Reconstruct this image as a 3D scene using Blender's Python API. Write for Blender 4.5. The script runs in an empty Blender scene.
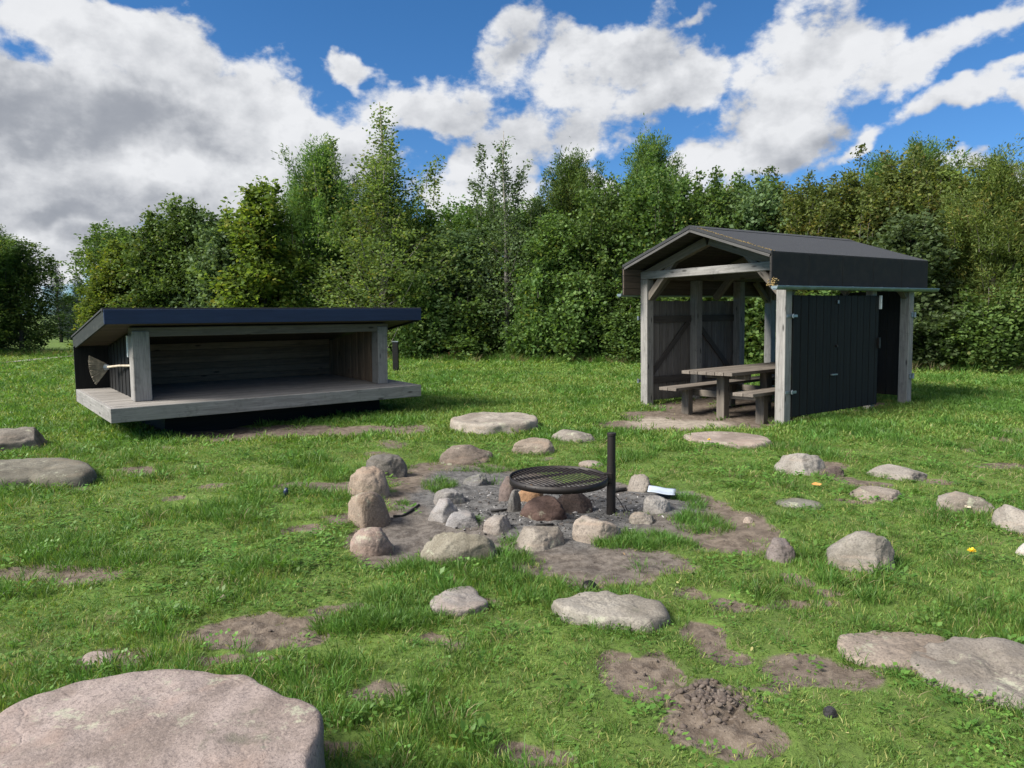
import bpy, bmesh, math, random
import numpy as np
from mathutils import Matrix, Vector
PI = math.pi
random.seed(7)
rng = np.random.default_rng(7)
sc = bpy.context.scene
COL = sc.collection

# ------------------------------------------------------------------ camera
CAM_H = 1.62
FPX = 739.2
PITCH, ROLL = 0.09904, -0.00672
F_ = np.array([0, math.cos(PITCH), -math.sin(PITCH)])
R_ = np.array([1.0, 0, 0]); U_ = np.cross(R_, F_)
R2 = math.cos(ROLL) * R_ + math.sin(ROLL) * U_
U2 = -math.sin(ROLL) * R_ + math.cos(ROLL) * U_
CP = np.array([0, 0, CAM_H])
cam = bpy.data.cameras.new('camera')
cam.sensor_width = 36; cam.lens = FPX / 1024 * 36
cam.clip_start = 0.05; cam.clip_end = 3000
co = bpy.data.objects.new('camera', cam); COL.objects.link(co)
M = Matrix.Identity(4)
for i in range(3):
    M[i][0] = R2[i]; M[i][1] = U2[i]; M[i][2] = -F_[i]; M[i][3] = CP[i]
co.matrix_world = M
sc.camera = co

def ray(px, py):
    return F_ + R2 * (px - 512) / FPX + U2 * (384 - py) / FPX
def gp(px, py, z=0.0):
    r = ray(px, py); t = (z - CAM_H) / r[2]
    return CP + r * t
def at_depth(px, py, Y):
    r = ray(px, py); return CP + r * (Y / r[1])

# ------------------------------------------------------------------ numpy noise
_P = rng.permutation(512); _V = rng.random(512)
def vnoise(x, y, z=0.0, seed=0):
    x = np.asarray(x, float) + seed * 17.3; y = np.asarray(y, float) - seed * 9.1
    z = np.zeros_like(x) + z
    xi, yi, zi = np.floor(x).astype(int), np.floor(y).astype(int), np.floor(z).astype(int)
    fx, fy, fz = x - xi, y - yi, z - zi
    fx, fy, fz = [t * t * (3 - 2 * t) for t in (fx, fy, fz)]
    def h(a, b, c): return _V[_P[(_P[(_P[a & 511] + b) & 511] + c) & 511]]
    r = 0
    for a in (0, 1):
        for b in (0, 1):
            for c in (0, 1):
                r = r + h(xi + a, yi + b, zi + c) * (fx if a else 1 - fx) * (fy if b else 1 - fy) * (fz if c else 1 - fz)
    return r
def fbm(x, y, z=0.0, o=4, seed=0):
    r = 0; a = .5; t = 0
    x = np.asarray(x, float); y = np.asarray(y, float); z = np.asarray(z, float)
    for k in range(o):
        r = r + a * vnoise(x * 2**k, y * 2**k, z * 2**k, seed + k * 3); t += a; a *= .5
    return r / t
def sstep(a, b, x):
    t = np.clip((x - a) / (b - a), 0, 1); return t * t * (3 - 2 * t)

# ------------------------------------------------------------------ tags, object helpers
def tag(o, label=None, cat=None, group=None, kind=None):
    if label: o['label'] = label
    if cat: o['category'] = cat
    if group: o['group'] = group
    if kind: o['kind'] = kind
    return o
def empty(name, loc=(0, 0, 0), rz=0):
    o = bpy.data.objects.new(name, None); COL.objects.link(o)
    o.location = loc; o.rotation_euler = (0, 0, rz); o.empty_display_size = .1
    return o
def link(name, me, mat=None, parent=None, mw=None):
    o = bpy.data.objects.new(name, me); COL.objects.link(o)
    if mat is not None and len(me.materials) == 0: me.materials.append(mat)
    if parent is not None: o.parent = parent
    if mw is not None: o.matrix_local = mw
    return o
def mesh_np(name, verts, faces, smooth=False):
    """verts (n,3); faces: list of arrays (m,k)"""
    me = bpy.data.meshes.new(name)
    verts = np.asarray(verts, np.float32)
    if not isinstance(faces, list): faces = [faces]
    faces = [np.asarray(f, np.int32) for f in faces if len(f)]
    me.vertices.add(len(verts)); me.vertices.foreach_set('co', verts.ravel())
    nl = sum(f.size for f in faces); npoly = sum(len(f) for f in faces)
    me.loops.add(nl); me.polygons.add(npoly)
    me.loops.foreach_set('vertex_index', np.concatenate([f.ravel() for f in faces]))
    tot = np.concatenate([np.full(len(f), f.shape[1], np.int32) for f in faces])
    st = np.concatenate([[0], np.cumsum(tot)[:-1]]).astype(np.int32)
    me.polygons.foreach_set('loop_start', st)
    if smooth: me.polygons.foreach_set('use_smooth', np.ones(npoly, bool))
    me.update(calc_edges=True)
    return me
def bm_mesh(name, bm, bevel=0, smooth=False, seg=1):
    if bevel:
        bmesh.ops.bevel(bm, geom=bm.edges[:], offset=bevel, segments=seg, affect='EDGES', profile=.5)
    bmesh.ops.recalc_face_normals(bm, faces=bm.faces[:])
    me = bpy.data.meshes.new(name); bm.to_mesh(me); bm.free()
    if smooth:
        for p in me.polygons: p.use_smooth = True
    return me
def add_box(bm, x0, x1, y0, y1, z0, z1):
    vs = [bm.verts.new(p) for p in ((x0,y0,z0),(x1,y0,z0),(x1,y1,z0),(x0,y1,z0),(x0,y0,z1),(x1,y0,z1),(x1,y1,z1),(x0,y1,z1))]
    for f in ((0,3,2,1),(4,5,6,7),(0,1,5,4),(1,2,6,5),(2,3,7,6),(3,0,4,7)): bm.faces.new([vs[i] for i in f])
def add_tube(bm, pts, rad, n=8, cap=True):
    pts = [Vector(p) for p in pts]
    if not hasattr(rad, '__len__'): rad = [rad] * len(pts)
    rings = []
    for i, p in enumerate(pts):
        d = (pts[min(i+1, len(pts)-1)] - pts[max(i-1, 0)]).normalized()
        a = d.orthogonal().normalized() if i == 0 else (pa - d * pa.dot(d)).normalized()
        pa = a; b = d.cross(a)
        rings.append([bm.verts.new(p + (a * math.cos(2*PI*k/n) + b * math.sin(2*PI*k/n)) * rad[i]) for k in range(n)])
    for i in range(len(rings)-1):
        for k in range(n):
            bm.faces.new([rings[i][k], rings[i][(k+1)%n], rings[i+1][(k+1)%n], rings[i+1][k]])
    if cap:
        bm.faces.new(rings[0][::-1]); bm.faces.new(rings[-1])
def frame(o, ex, ey):
    ex = Vector(ex).normalized(); ey = Vector(ey); ey = (ey - ex * ey.dot(ex)).normalized(); ez = ex.cross(ey)
    m = Matrix.Identity(4)
    for i in range(3): m[i][0], m[i][1], m[i][2], m[i][3] = ex[i], ey[i], ez[i], o[i]
    return m
def beam(name, parent, p0, p1, w, h, mat, side=None, bevel=.005):
    """a timber from p0 to p1 (centre line); w across 'side', h the other way; grain along local X"""
    p0 = Vector(p0); p1 = Vector(p1); d = p1 - p0; L = d.length
    if side is None: side = Vector((0, 1, 0)) if abs(d.normalized().y) < .9 else Vector((1, 0, 0))
    bm = bmesh.new(); add_box(bm, 0, L, -w/2, w/2, -h/2, h/2)
    return link(name, bm_mesh(name, bm, bevel), mat, parent, frame(p0, d, side))
def boards(name, parent, o, ex, ey, L, W, n, t, mat, gap=.004, jit=.002, bevel=.0025, lenj=0.0):
    """n boards side by side: long along ex, stacked along ey, thickness t"""
    bm = bmesh.new(); bw = W / n
    for k in range(n):
        dz = random.uniform(-jit, jit); dl = random.uniform(0, lenj)
        add_box(bm, 0, L - dl, k*bw + gap/2, (k+1)*bw - gap/2, -t/2 + dz, t/2 + dz)
    return link(name, bm_mesh(name, bm, bevel), mat, parent, frame(o, ex, ey))

# ------------------------------------------------------------------ materials
class NT:
    def __init__(s, nt): s.nt = nt; s.N = nt.nodes; s.L = nt.links
    def n(s, typ, **kw):
        nd = s.N.new(typ)
        for k, v in kw.items(): setattr(nd, k, v)
        return nd
    def put(s, sock, v):
        if isinstance(v, bpy.types.NodeSocket): s.L.new(v, sock)
        elif v is not None: sock.default_value = v
    def math(s, op, a, b=None, c=None, clamp=False):
        nd = s.n('ShaderNodeMath', operation=op); nd.use_clamp = clamp
        s.put(nd.inputs[0], a); s.put(nd.inputs[1], b)
        if c is not None: s.put(nd.inputs[2], c)
        return nd.outputs[0]
    def vmath(s, op, a, b=None):
        nd = s.n('ShaderNodeVectorMath', operation=op); s.put(nd.inputs[0], a); s.put(nd.inputs[1], b)
        return nd.outputs['Value'] if op in ('LENGTH', 'DOT_PRODUCT', 'DISTANCE') else nd.outputs[0]
    def mix(s, f, a, b, mode='MIX'):
        nd = s.n('ShaderNodeMix', data_type='RGBA', blend_type=mode)
        s.put(nd.inputs[0], f); s.put(nd.inputs[6], c4(a)); s.put(nd.inputs[7], c4(b)); return nd.outputs[2]
    def noise(s, vec, scale, detail=4, rough=.55, dist=0, col=False):
        nd = s.n('ShaderNodeTexNoise'); s.put(nd.inputs['Vector'], vec); nd.inputs['Scale'].default_value = scale
        nd.inputs['Detail'].default_value = detail; nd.inputs['Roughness'].default_value = rough; nd.inputs['Distortion'].default_value = dist
        return nd.outputs['Color' if col else 0]
    def ramp(s, f, a, b, lo=0., hi=1.):
        nd = s.n('ShaderNodeMapRange', interpolation_type='SMOOTHSTEP'); s.put(nd.inputs[0], f)
        nd.inputs[1].default_value = a; nd.inputs[2].default_value = b; nd.inputs[3].default_value = lo; nd.inputs[4].default_value = hi
        return nd.outputs[0]
    def mapping(s, vec, scale=(1,1,1), loc=(0,0,0), rot=(0,0,0)):
        nd = s.n('ShaderNodeMapping'); s.put(nd.inputs['Vector'], vec)
        nd.inputs['Scale'].default_value = scale; nd.inputs['Rotation'].default_value = rot
        s.put(nd.inputs['Location'], loc); return nd.outputs[0]
    def bump(s, h, strength=.4, dist=.01):
        nd = s.n('ShaderNodeBump'); s.put(nd.inputs['Height'], h); nd.inputs['Strength'].default_value = strength
        nd.inputs['Distance'].default_value = dist; return nd.outputs[0]
def c4(v):
    if isinstance(v, tuple) and len(v) == 3: return (*v, 1)
    return v
def mat_new(name):
    m = bpy.data.materials.new(name); m.use_nodes = True; m.node_tree.nodes.clear()
    t = NT(m.node_tree); out = t.n('ShaderNodeOutputMaterial'); p = t.n('ShaderNodeBsdfPrincipled')
    t.L.new(p.outputs[0], out.inputs[0]); return m, t, p, out
def objvec(t, spread=37.0):
    tc = t.n('ShaderNodeTexCoord'); oi = t.n('ShaderNodeObjectInfo')
    off = t.math('MULTIPLY', oi.outputs['Random'], spread)
    return t.vmath('ADD', tc.outputs['Object'], off)

def wood(name, dark, light, rough=.8, knots=True, bump=.5, dirt=.0, dirtcol=(.05,.05,.045)):
    m, t, p, out = mat_new(name)
    v = objvec(t); geo = t.n('ShaderNodeNewGeometry'); ri = geo.outputs['Random Per Island']
    v = t.vmath('ADD', v, t.math('MULTIPLY', ri, 11.0))
    g = t.noise(t.mapping(v, (1.6, 28, 28)), 1.0, 6, .65, 1.2)
    g2 = t.noise(t.mapping(v, (7, 160, 160)), 1.0, 3, .6)
    big = t.noise(v, 2.2, 3)
    f = t.math('ADD', t.math('MULTIPLY', g, .7), t.math('MULTIPLY', g2, .3))
    c = t.mix(t.ramp(f, .3, .68), dark, light)
    c = t.mix(t.ramp(big, .3, .75, 0, .55), c, tuple(x * .62 for x in light))
    c = t.mix(t.math('MULTIPLY', ri, .35), c, tuple(x * .6 for x in dark))
    if knots:
        vo = t.n('ShaderNodeTexVoronoi'); t.put(vo.inputs['Vector'], t.mapping(v, (2.2, 7, 7))); vo.inputs['Scale'].default_value = 1
        c = t.mix(t.ramp(vo.outputs['Distance'], .05, .16, .85, 0), c, tuple(x * .22 for x in dark))
    if dirt:
        c = t.mix(t.ramp(t.noise(v, 9, 5, .7), .5, .75, 0, dirt), c, dirtcol)
    t.put(p.inputs['Base Color'], c); p.inputs['Roughness'].default_value = rough
    p.inputs['Specular IOR Level'].default_value = .3
    t.put(p.inputs['Normal'], t.bump(f, bump, .004))
    return m
def plain(name, col, rough=.6, metal=0, var=.25, scale=8, bump=.15, bd=.002, col2=None, lo=.35, hi=.7):
    m, t, p, out = mat_new(name); v = objvec(t)
    n1 = t.noise(v, scale, 6, .6)
    c = t.mix(t.ramp(n1, lo, hi), col2 if col2 else tuple(x * (1 - var) for x in col), tuple(min(1, x * (1 + var)) for x in col))
    t.put(p.inputs['Base Color'], c); p.inputs['Roughness'].default_value = rough; p.inputs['Metallic'].default_value = metal
    t.put(p.inputs['Roughness'], t.ramp(n1, .2, .8, max(0, rough - .12), min(1, rough + .12)))
    t.put(p.inputs['Normal'], t.bump(t.noise(v, scale * 9, 4, .6), bump, bd))
    return m
W_GREY = wood('weathered_grey_timber', (.15,.14,.13), (.39,.375,.355), dirt=.45)
W_DECK = wood('weathered_deck_timber', (.17,.155,.14), (.33,.31,.285), dirt=.55, dirtcol=(.10,.09,.08))
W_BROWN = wood('brown_interior_timber', (.100,.068,.046), (.28,.195,.130), dirt=.3)
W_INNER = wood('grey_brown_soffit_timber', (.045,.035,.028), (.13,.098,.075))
W_VERGE = wood('grey_verge_boards', (.05,.048,.046), (.14,.135,.13), knots=False)
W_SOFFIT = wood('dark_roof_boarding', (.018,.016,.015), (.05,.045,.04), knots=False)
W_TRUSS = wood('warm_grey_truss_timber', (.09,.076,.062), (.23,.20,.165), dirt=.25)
W_BLACK = wood('black_painted_boards', (.0028,.003,.003), (.013,.013,.0128), rough=.75, knots=False, bump=.7)
W_TABLE = wood('worn_brown_table_timber', (.085,.07,.058), (.22,.19,.16), dirt=.5, dirtcol=(.05,.045,.04))
W_RAIL = wood('faded_rails', (.045,.038,.034), (.12,.105,.095), rough=.75, knots=False)
W_INBLACK = wood('stained_inner_boards', (.095,.085,.077), (.24,.22,.205), rough=.75, knots=False, bump=.6)
M_NAVY = wood('navy_black_fascia_paint', (.014,.024,.062), (.026,.044,.105), rough=.5, knots=False, bump=.35)
M_FELT = plain('black_roofing_felt', (.014,.0135,.0135), .93, 0, .35, 7, .6, .003, col2=(.006,.006,.0065))
M_FELTTOP = plain('mineral_roof_felt', (.027,.028,.031), .95, 0, .3, 40, .7, .003, col2=(.020,.021,.023), lo=.3, hi=.7)
M_GALV = plain('galvanised_steel', (.28,.32,.35), .45, .75, .18, 14, .1)
M_GUTTER = plain('dull_zinc_gutter', (.20,.25,.27), .5, .55, .2, 5, .1)
M_IRON = plain('black_fire_stained_steel', (.008,.007,.007), .55, .3, .3, 16, .3, .002, col2=(.020,.015,.013), lo=.3, hi=.8)
M_WHITE = plain('white_plastic', (.72,.74,.76), .5, 0, .08, 12, .05)
M_PAPER = plain('pale_blue_paper', (.36,.41,.48), .7, 0, .06, 9, .1)
M_STRAW = plain('dry_stems', (.24,.21,.16), .85, 0, .3, 20, .2)
M_HANDLE = plain('bare_wood_handle', (.5,.42,.32), .6, 0, .2, 12, .15)
M_MOSS = plain('orange_lichen', (.26,.17,.06), .95, 0, .4, 40, .8, .01, col2=(.10,.09,.05))
M_YEL = plain('dandelion_yellow', (.85,.60,.02), .6, 0, .1, 60, .2)
M_STEM = plain('green_stem', (.10,.20,.05), .6)
M_ORANGE = plain('fallen_orange_leaf', (.6,.28,.08), .6)
M_LITTER = plain('dark_blue_plastic', (.02,.03,.08), .4)
M_CHAR = plain('charred_wood', (.012,.011,.010), .8, 0, .4, 30, .8, .006)

def rock_mat():
    m, t, p, out = mat_new('granite_boulder'); oi = t.n('ShaderNodeObjectInfo'); v = objvec(t, 23)
    col = oi.outputs['Color']
    big = t.noise(v, 2.6, 5, .6, .6); mid = t.noise(v, 11, 6, .68); fine = t.noise(v, 85, 4, .7)
    c = t.mix(t.ramp(big, .34, .68), t.mix(1., col, (.70,.66,.62), 'MULTIPLY'), t.mix(1., col, (1.15,1.12,1.1), 'MULTIPLY'))
    c = t.mix(t.ramp(mid, .52, .72, 0, .5), c, t.mix(1., col, (.5,.46,.42), 'MULTIPLY'))
    c = t.mix(t.ramp(fine, .52, .62, 0, .6), c, t.mix(1., col, (.42,.40,.40), 'MULTIPLY'))
    c = t.mix(t.ramp(fine, .46, .34, 0, .35), c, t.mix(1., col, (1.5,1.45,1.4), 'MULTIPLY'))
    # lichen
    l = t.noise(t.vmath('ADD', v, (5., 3., 1.)), 6, 7, .75)
    c = t.mix(t.ramp(l, .58, .66, 0, .6), c, (.33,.34,.25))
    l2 = t.noise(t.vmath('ADD', v, (1., 8., 4.)), 3.5, 6, .7)
    c = t.mix(t.ramp(l2, .58, .70, 0, .6), c, (.085,.085,.06))
    band = t.noise(t.mapping(v, (2., 2., 14.), rot=(.5, .3, 0)), 1., 4, .6, .8)
    c = t.mix(t.ramp(band, .52, .66, 0, .35), c, t.mix(1., col, (1.25, 1.05, .92), 'MULTIPLY'))
    t.put(p.inputs['Base Color'], c); p.inputs['Roughness'].default_value = .88; p.inputs['Specular IOR Level'].default_value = .25
    h = t.math('ADD', t.math('MULTIPLY', mid, .7), t.math('MULTIPLY', fine, .42))
    vo = t.n('ShaderNodeTexVoronoi', feature='DISTANCE_TO_EDGE'); t.put(vo.inputs['Vector'], t.vmath('ADD', v, t.mix(.5, t.noise(v, 3, 3, .5, 0, True), (0., 0., 0.)))); vo.inputs['Scale'].default_value = 1.7
    h = t.math('ADD', h, t.ramp(vo.outputs['Distance'], 0, .02, -.12, 0))
    vf = t.n('ShaderNodeTexVoronoi', feature='F1'); t.put(vf.inputs['Vector'], t.vmath('ADD', v, t.vmath('MULTIPLY', t.noise(v, 5, 4, .6, 0, True), (.35,.35,.35)))); vf.inputs['Scale'].default_value = 5.5
    h = t.math('ADD', h, t.math('MULTIPLY', vf.outputs['Distance'], .55))
    t.put(p.inputs['Normal'], t.bump(h, .7, .014))
    return m
M_ROCK = rock_mat()

def ground_mat():
    m, t, p, out = mat_new('soil_and_turf')
    tc = t.n('ShaderNodeTexCoord'); v = tc.outputs['Object']
    a = t.n('ShaderNodeAttribute', attribute_name='soil'); b = t.n('ShaderNodeAttribute', attribute_name='ash'); sn = t.n('ShaderNodeAttribute', attribute_name='sand')
    n0 = t.noise(v, .35, 4); n1 = t.noise(v, 2.3, 6, .62); n2 = t.noise(v, 14, 6, .68); n3 = t.noise(v, 90, 4, .7)
    turf = t.mix(t.ramp(n1, .35, .65), (.065,.105,.024), (.105,.165,.034))
    turf = t.mix(t.ramp(n2, .45, .7, 0, .5), turf, (.045,.055,.022))
    turf = t.mix(t.ramp(n0, .35, .65, 0, .35), turf, (.11,.15,.04))
    soil = t.mix(t.ramp(n2, .35, .65), (.080,.062,.048), (.165,.134,.106))
    soil = t.mix(t.ramp(n1, .4, .7, 0, .5), soil, (.115,.091,.072))
    soil = t.mix(t.ramp(n3, .55, .7, 0, .5), soil, (.23,.195,.165))
    ash = t.mix(t.ramp(n2, .35, .65), (.055,.053,.052), (.135,.131,.127))
    ash = t.mix(t.ramp(n3, .56, .68, 0, .7), ash, (.24,.23,.215))
    ash = t.mix(t.ramp(n3, .44, .34, 0, .7), ash, (.03,.03,.03))
    s = t.mix(b.outputs['Fac'], soil, ash)
    s = t.mix(sn.outputs['Fac'], s, t.mix(t.ramp(n2, .35, .65), (.21,.18,.145), (.30,.26,.215)))
    edge = t.math('ADD', a.outputs['Fac'], t.math('MULTIPLY', t.math('SUBTRACT', n2, .5), .5))
    c = t.mix(t.ramp(edge, .3, .6), turf, s)
    t.put(p.inputs['Base Color'], c); p.inputs['Roughness'].default_value = .95; p.inputs['Specular IOR Level'].default_value = .15
    h = t.math('ADD', t.math('ADD', n2, t.math('MULTIPLY', n3, .35)), n1)
    t.put(p.inputs['Normal'], t.bump(h, .8, .022))
    return m
def leaf_mat(name, a, b, autumn=None, aut=0.0, trans=.35, rough=.5, spec=.35):
    m, t, p, out = mat_new(name)
    geo = t.n('ShaderNodeNewGeometry'); ri = geo.outputs['Random Per Island']; oi = t.n('ShaderNodeObjectInfo')
    tc = t.n('ShaderNodeTexCoord')
    c = t.mix(ri, a, b)
    n = t.noise(t.vmath('ADD', tc.outputs['Object'], t.math('MULTIPLY', oi.outputs['Random'], 30.)), .9, 3)
    c = t.mix(t.ramp(n, .35, .65, 0, .6), c, tuple(x * .62 for x in a))
    if autumn:
        k = t.math('ADD', t.math('MULTIPLY', t.noise(tc.outputs['Object'], 1.3, 3), 1.2), t.math('MULTIPLY', ri, .5))
        c = t.mix(t.ramp(k, 1.05 - aut, 1.35 - aut, 0, .85), c, autumn)
    hs = t.n('ShaderNodeHueSaturation'); t.put(hs.inputs['Color'], c)
    t.put(hs.inputs['Value'], t.math('ADD', t.math('MULTIPLY', oi.outputs['Random'], .4), .8))
    t.put(hs.inputs['Hue'], t.math('ADD', t.math('MULTIPLY', oi.outputs['Random'], .02), .49))
    c = hs.outputs[0]
    t.put(p.inputs['Base Color'], c); p.inputs['Roughness'].default_value = rough; p.inputs['Specular IOR Level'].default_value = spec
    tr = t.n('ShaderNodeBsdfTranslucent'); t.put(tr.inputs[0], t.mix(1., c, (1.3,1.25,.7), 'MULTIPLY'))
    mx = t.n('ShaderNodeMixShader'); mx.inputs[0].default_value = trans + .08
    t.L.new(p.outputs[0], mx.inputs[1]); t.L.new(tr.outputs[0], mx.inputs[2]); t.L.new(mx.outputs[0], out.inputs[0])
    return m
M_GRASS = leaf_mat('green_grass_blades', (.112,.218,.040), (.228,.338,.070), (.32,.29,.11), .18, .35, .5, .3)
M_GRASSDK = leaf_mat('lush_grass_tuft', (.076,.175,.030), (.155,.275,.054), (.25,.24,.10), .05, .35, .5, .3)
M_CLOVER = leaf_mat('broad_weed_leaves', (.085,.185,.032), (.160,.280,.052), None, 0, .3, .5, .35)
M_DRY = leaf_mat('dry_grass_blades', (.24,.20,.11), (.36,.31,.18), None, 0, .3, .7, .2)
M_BARK = plain('grey_brown_bark', (.12,.105,.09), .9, 0, .4, 12, .9, .02)
M_BARKL = plain('pale_birch_bark', (.28,.26,.23), .85, 0, .3, 9, .6, .02, col2=(.1,.09,.08))

# ------------------------------------------------------------------ ground shape
def E_(px, py, rx, ry, strength=1.0, rot=0.0):
    """an elliptical patch on the ground; given where the photo shows it, stored in metres"""
    c = gp(px, py); w = rx / FPX * np.linalg.norm(c - CP)
    a = gp(px, py - ry)[1]; b = gp(px, py + ry)[1]
    return (c[0], (a + b) / 2, w, abs(a - b) / 2, strength, rot)
SOIL = [E_(560,520,150,38), E_(450,480,65,20), E_(700,520,62,30), E_(610,568,78,17), E_(410,530,50,38), E_(480,505,95,40),
        E_(310,431,125,6.5), E_(230,436,50,4), E_(650,424,55,6),
        E_(265,628,66,17), E_(345,606,36,8), E_(40,577,60,8), E_(100,657,34,11), E_(250,655,50,6),
        E_(735,545,32,9), E_(690,593,20,6), E_(745,603,28,8), E_(800,600,26,7), E_(815,585,16,5), E_(700,640,27,14), E_(645,670,34,17),
        E_(715,705,40,28), E_(755,745,46,30), E_(620,655,20,8), E_(545,742,34,17), E_(690,740,18,16), E_(660,690,15,10),
        E_(350,740,26,12), E_(735,655,26,7), E_(345,520,25,7), E_(445,645,14,5),
        E_(143,470,17,3), E_(170,497,13,3), E_(300,530,22,4), E_(640,415,22,4), E_(700,413,60,5), E_(830,468,24,5), E_(965,448,16,2.5), E_(715,418,60,9),
        E_(1000,466,26,3), E_(935,480,16,3), E_(860,500,16,3), E_(785,575,14,5), E_(480,600,20,6)]
ASH = [E_(555,518,150,38,.55), E_(430,525,60,34,.5), E_(610,565,70,16,.35), E_(560,512,98,34), E_(660,500,40,18), E_(470,495,60,30)]
SAND = [E_(655,421,30,5), E_(690,422,36,4)]
def patches(x, y, P, warp=.16):
    wx = x + (fbm(x*2.2, y*2.2, 3., 4) - .5) * warp * 2.6; wy = y + (fbm(x*2.2, y*2.2, 9., 4) - .5) * warp * 2.6
    r = np.zeros_like(x)
    for cx, cy, a, b, s, _ in P:
        d = np.sqrt(((wx - cx) / a) ** 2 + ((wy - cy) / b) ** 2)
        r = np.maximum(r, s * (1 - sstep(.75, 1.2, d)))
    return r
def soilf(x, y):
    s = patches(x, y, SOIL)
    # scattered thin spots in the turf
    n = fbm(x * 1.1, y * 1.1, 2.2, 4, 5)
    s = np.maximum(s, .75 * sstep(.655, .72, n) * sstep(13, 7, y))
    # trodden floor under the picnic roof
    return s
MOLE = [(gp(712,700)[0], gp(712,705)[1], .16, .06), (gp(680,735)[0], gp(680,735)[1], .06, .03), (gp(765,745)[0], gp(765,745)[1], .16, .035),
        (gp(265,628)[0], gp(265,625)[1], .26, .03), (gp(705,640)[0], gp(705,640)[1], .12, .03), (gp(645,672)[0], gp(645,672)[1], .14, .025)]
GO = np.array([2.2202, 12.6751]); GYAW = -.9523
GU = np.array([math.cos(GYAW), math.sin(GYAW)]); GV = np.array([-GU[1], GU[0]])
def hgt(x, y):
    x = np.asarray(x, float); y = np.asarray(y, float)
    near = sstep(60, 20, np.hypot(x, y))
    z = (fbm(x * .45, y * .45, 1., 3, 2) - .5) * .10 * sstep(3, 9, y) + (fbm(x * 2.1, y * 2.1, 0., 4, 8) - .5) * .055
    z = z * near * (.35 + .65 * sstep(15, 8, y))
    s = patches(x, y, SOIL)
    z = z - .022 * s * near + s * (fbm(x * 9, y * 9, 0., 4, 4) - .5) * .035
    for cx, cy, r, h in MOLE:
        d = np.hypot(x - cx, y - cy) / r
        z = z + h * np.exp(-d * d) * (1 + .9 * (fbm(x * 26, y * 26, 0., 3, 6) - .5) * 2) + np.where(d < 1.6, .022 * (vnoise(x * 38, y * 38) - .5), 0)
    u = (x - GO[0]) * GU[0] + (y - GO[1]) * GU[1]; v = (x - GO[0]) * GV[0] + (y - GO[1]) * GV[1]
    ins = sstep(.1, .5, u) * sstep(2.75, 2.3, u) * sstep(-.35, .1, v) * sstep(3.6, 3.0, v)
    return z - .05 * ins
def graded(lo, hi, step, growth, far):
    a = list(np.arange(lo, hi, step)); s = step; x = a[-1]
    while x < far: s *= growth; x += s; a.append(x)
    return a
ys = graded(-.6, 7.5, .03, 1.035, 900)
xs_p = graded(0, 3.6, .03, 1.045, 700); xs = [-x for x in xs_p[:0:-1]] + xs_p
yb = [-.6 - x for x in graded(.3, 1.0, .3, 1.35, 60)][::-1]; ys = yb + ys
X, Y = np.meshgrid(np.array(xs), np.array(ys))
Z = hgt(X, Y)
nx, ny = len(xs), len(ys)
idx = np.arange(nx * ny).reshape(ny, nx)
quads = np.stack([idx[:-1,:-1], idx[:-1,1:], idx[1:,1:], idx[1:,:-1]], -1).reshape(-1, 4)
gm = mesh_np('ground', np.stack([X, Y, Z], -1).reshape(-1, 3), quads, True)
def attr(me, name, vals):
    a = me.attributes.new(name, 'FLOAT', 'POINT'); a.data.foreach_set('value', np.asarray(vals, np.float32).ravel())
U0 = (X - GO[0]) * GU[0] + (Y - GO[1]) * GU[1]; V0 = (X - GO[0]) * GV[0] + (Y - GO[1]) * GV[1]
GAZ = sstep(-.1, .3, U0) * sstep(2.95, 2.5, U0) * sstep(-.25, .1, V0) * sstep(3.6, 3.2, V0)
SO = np.maximum(soilf(X, Y), GAZ * .9)
attr(gm, 'soil', SO); attr(gm, 'ash', patches(X, Y, ASH)); attr(gm, 'sand', patches(X, Y, SAND))
ground = link('ground', gm, ground_mat()); tag(ground, kind='structure')

# far gravel path
M_GRAVEL = plain('pale_gravel', (.22,.205,.18), .95, 0, .25, 25, .8, .01)
pp = [(-90,368.5),(-40,366.5),(0,365),(30,362),(55,359),(72,357.5),(90,356.6)]
vs = []
for i, (a, b) in enumerate(pp):
    c = gp(a, b); vs += [(c[0] - .2, c[1] - 1.1, float(hgt(c[0]-.2, c[1]-1.1)) + .07), (c[0] + .2, c[1] + .9, float(hgt(c[0]+.2, c[1]+.9)) + .07)]
n_ = len(pp)
path = link('path', mesh_np('path', vs, np.array([[2*i, 2*i+2, 2*i+3, 2*i+1] for i in range(n_-1)]), True), M_GRAVEL); tag(path, kind='structure')

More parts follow.
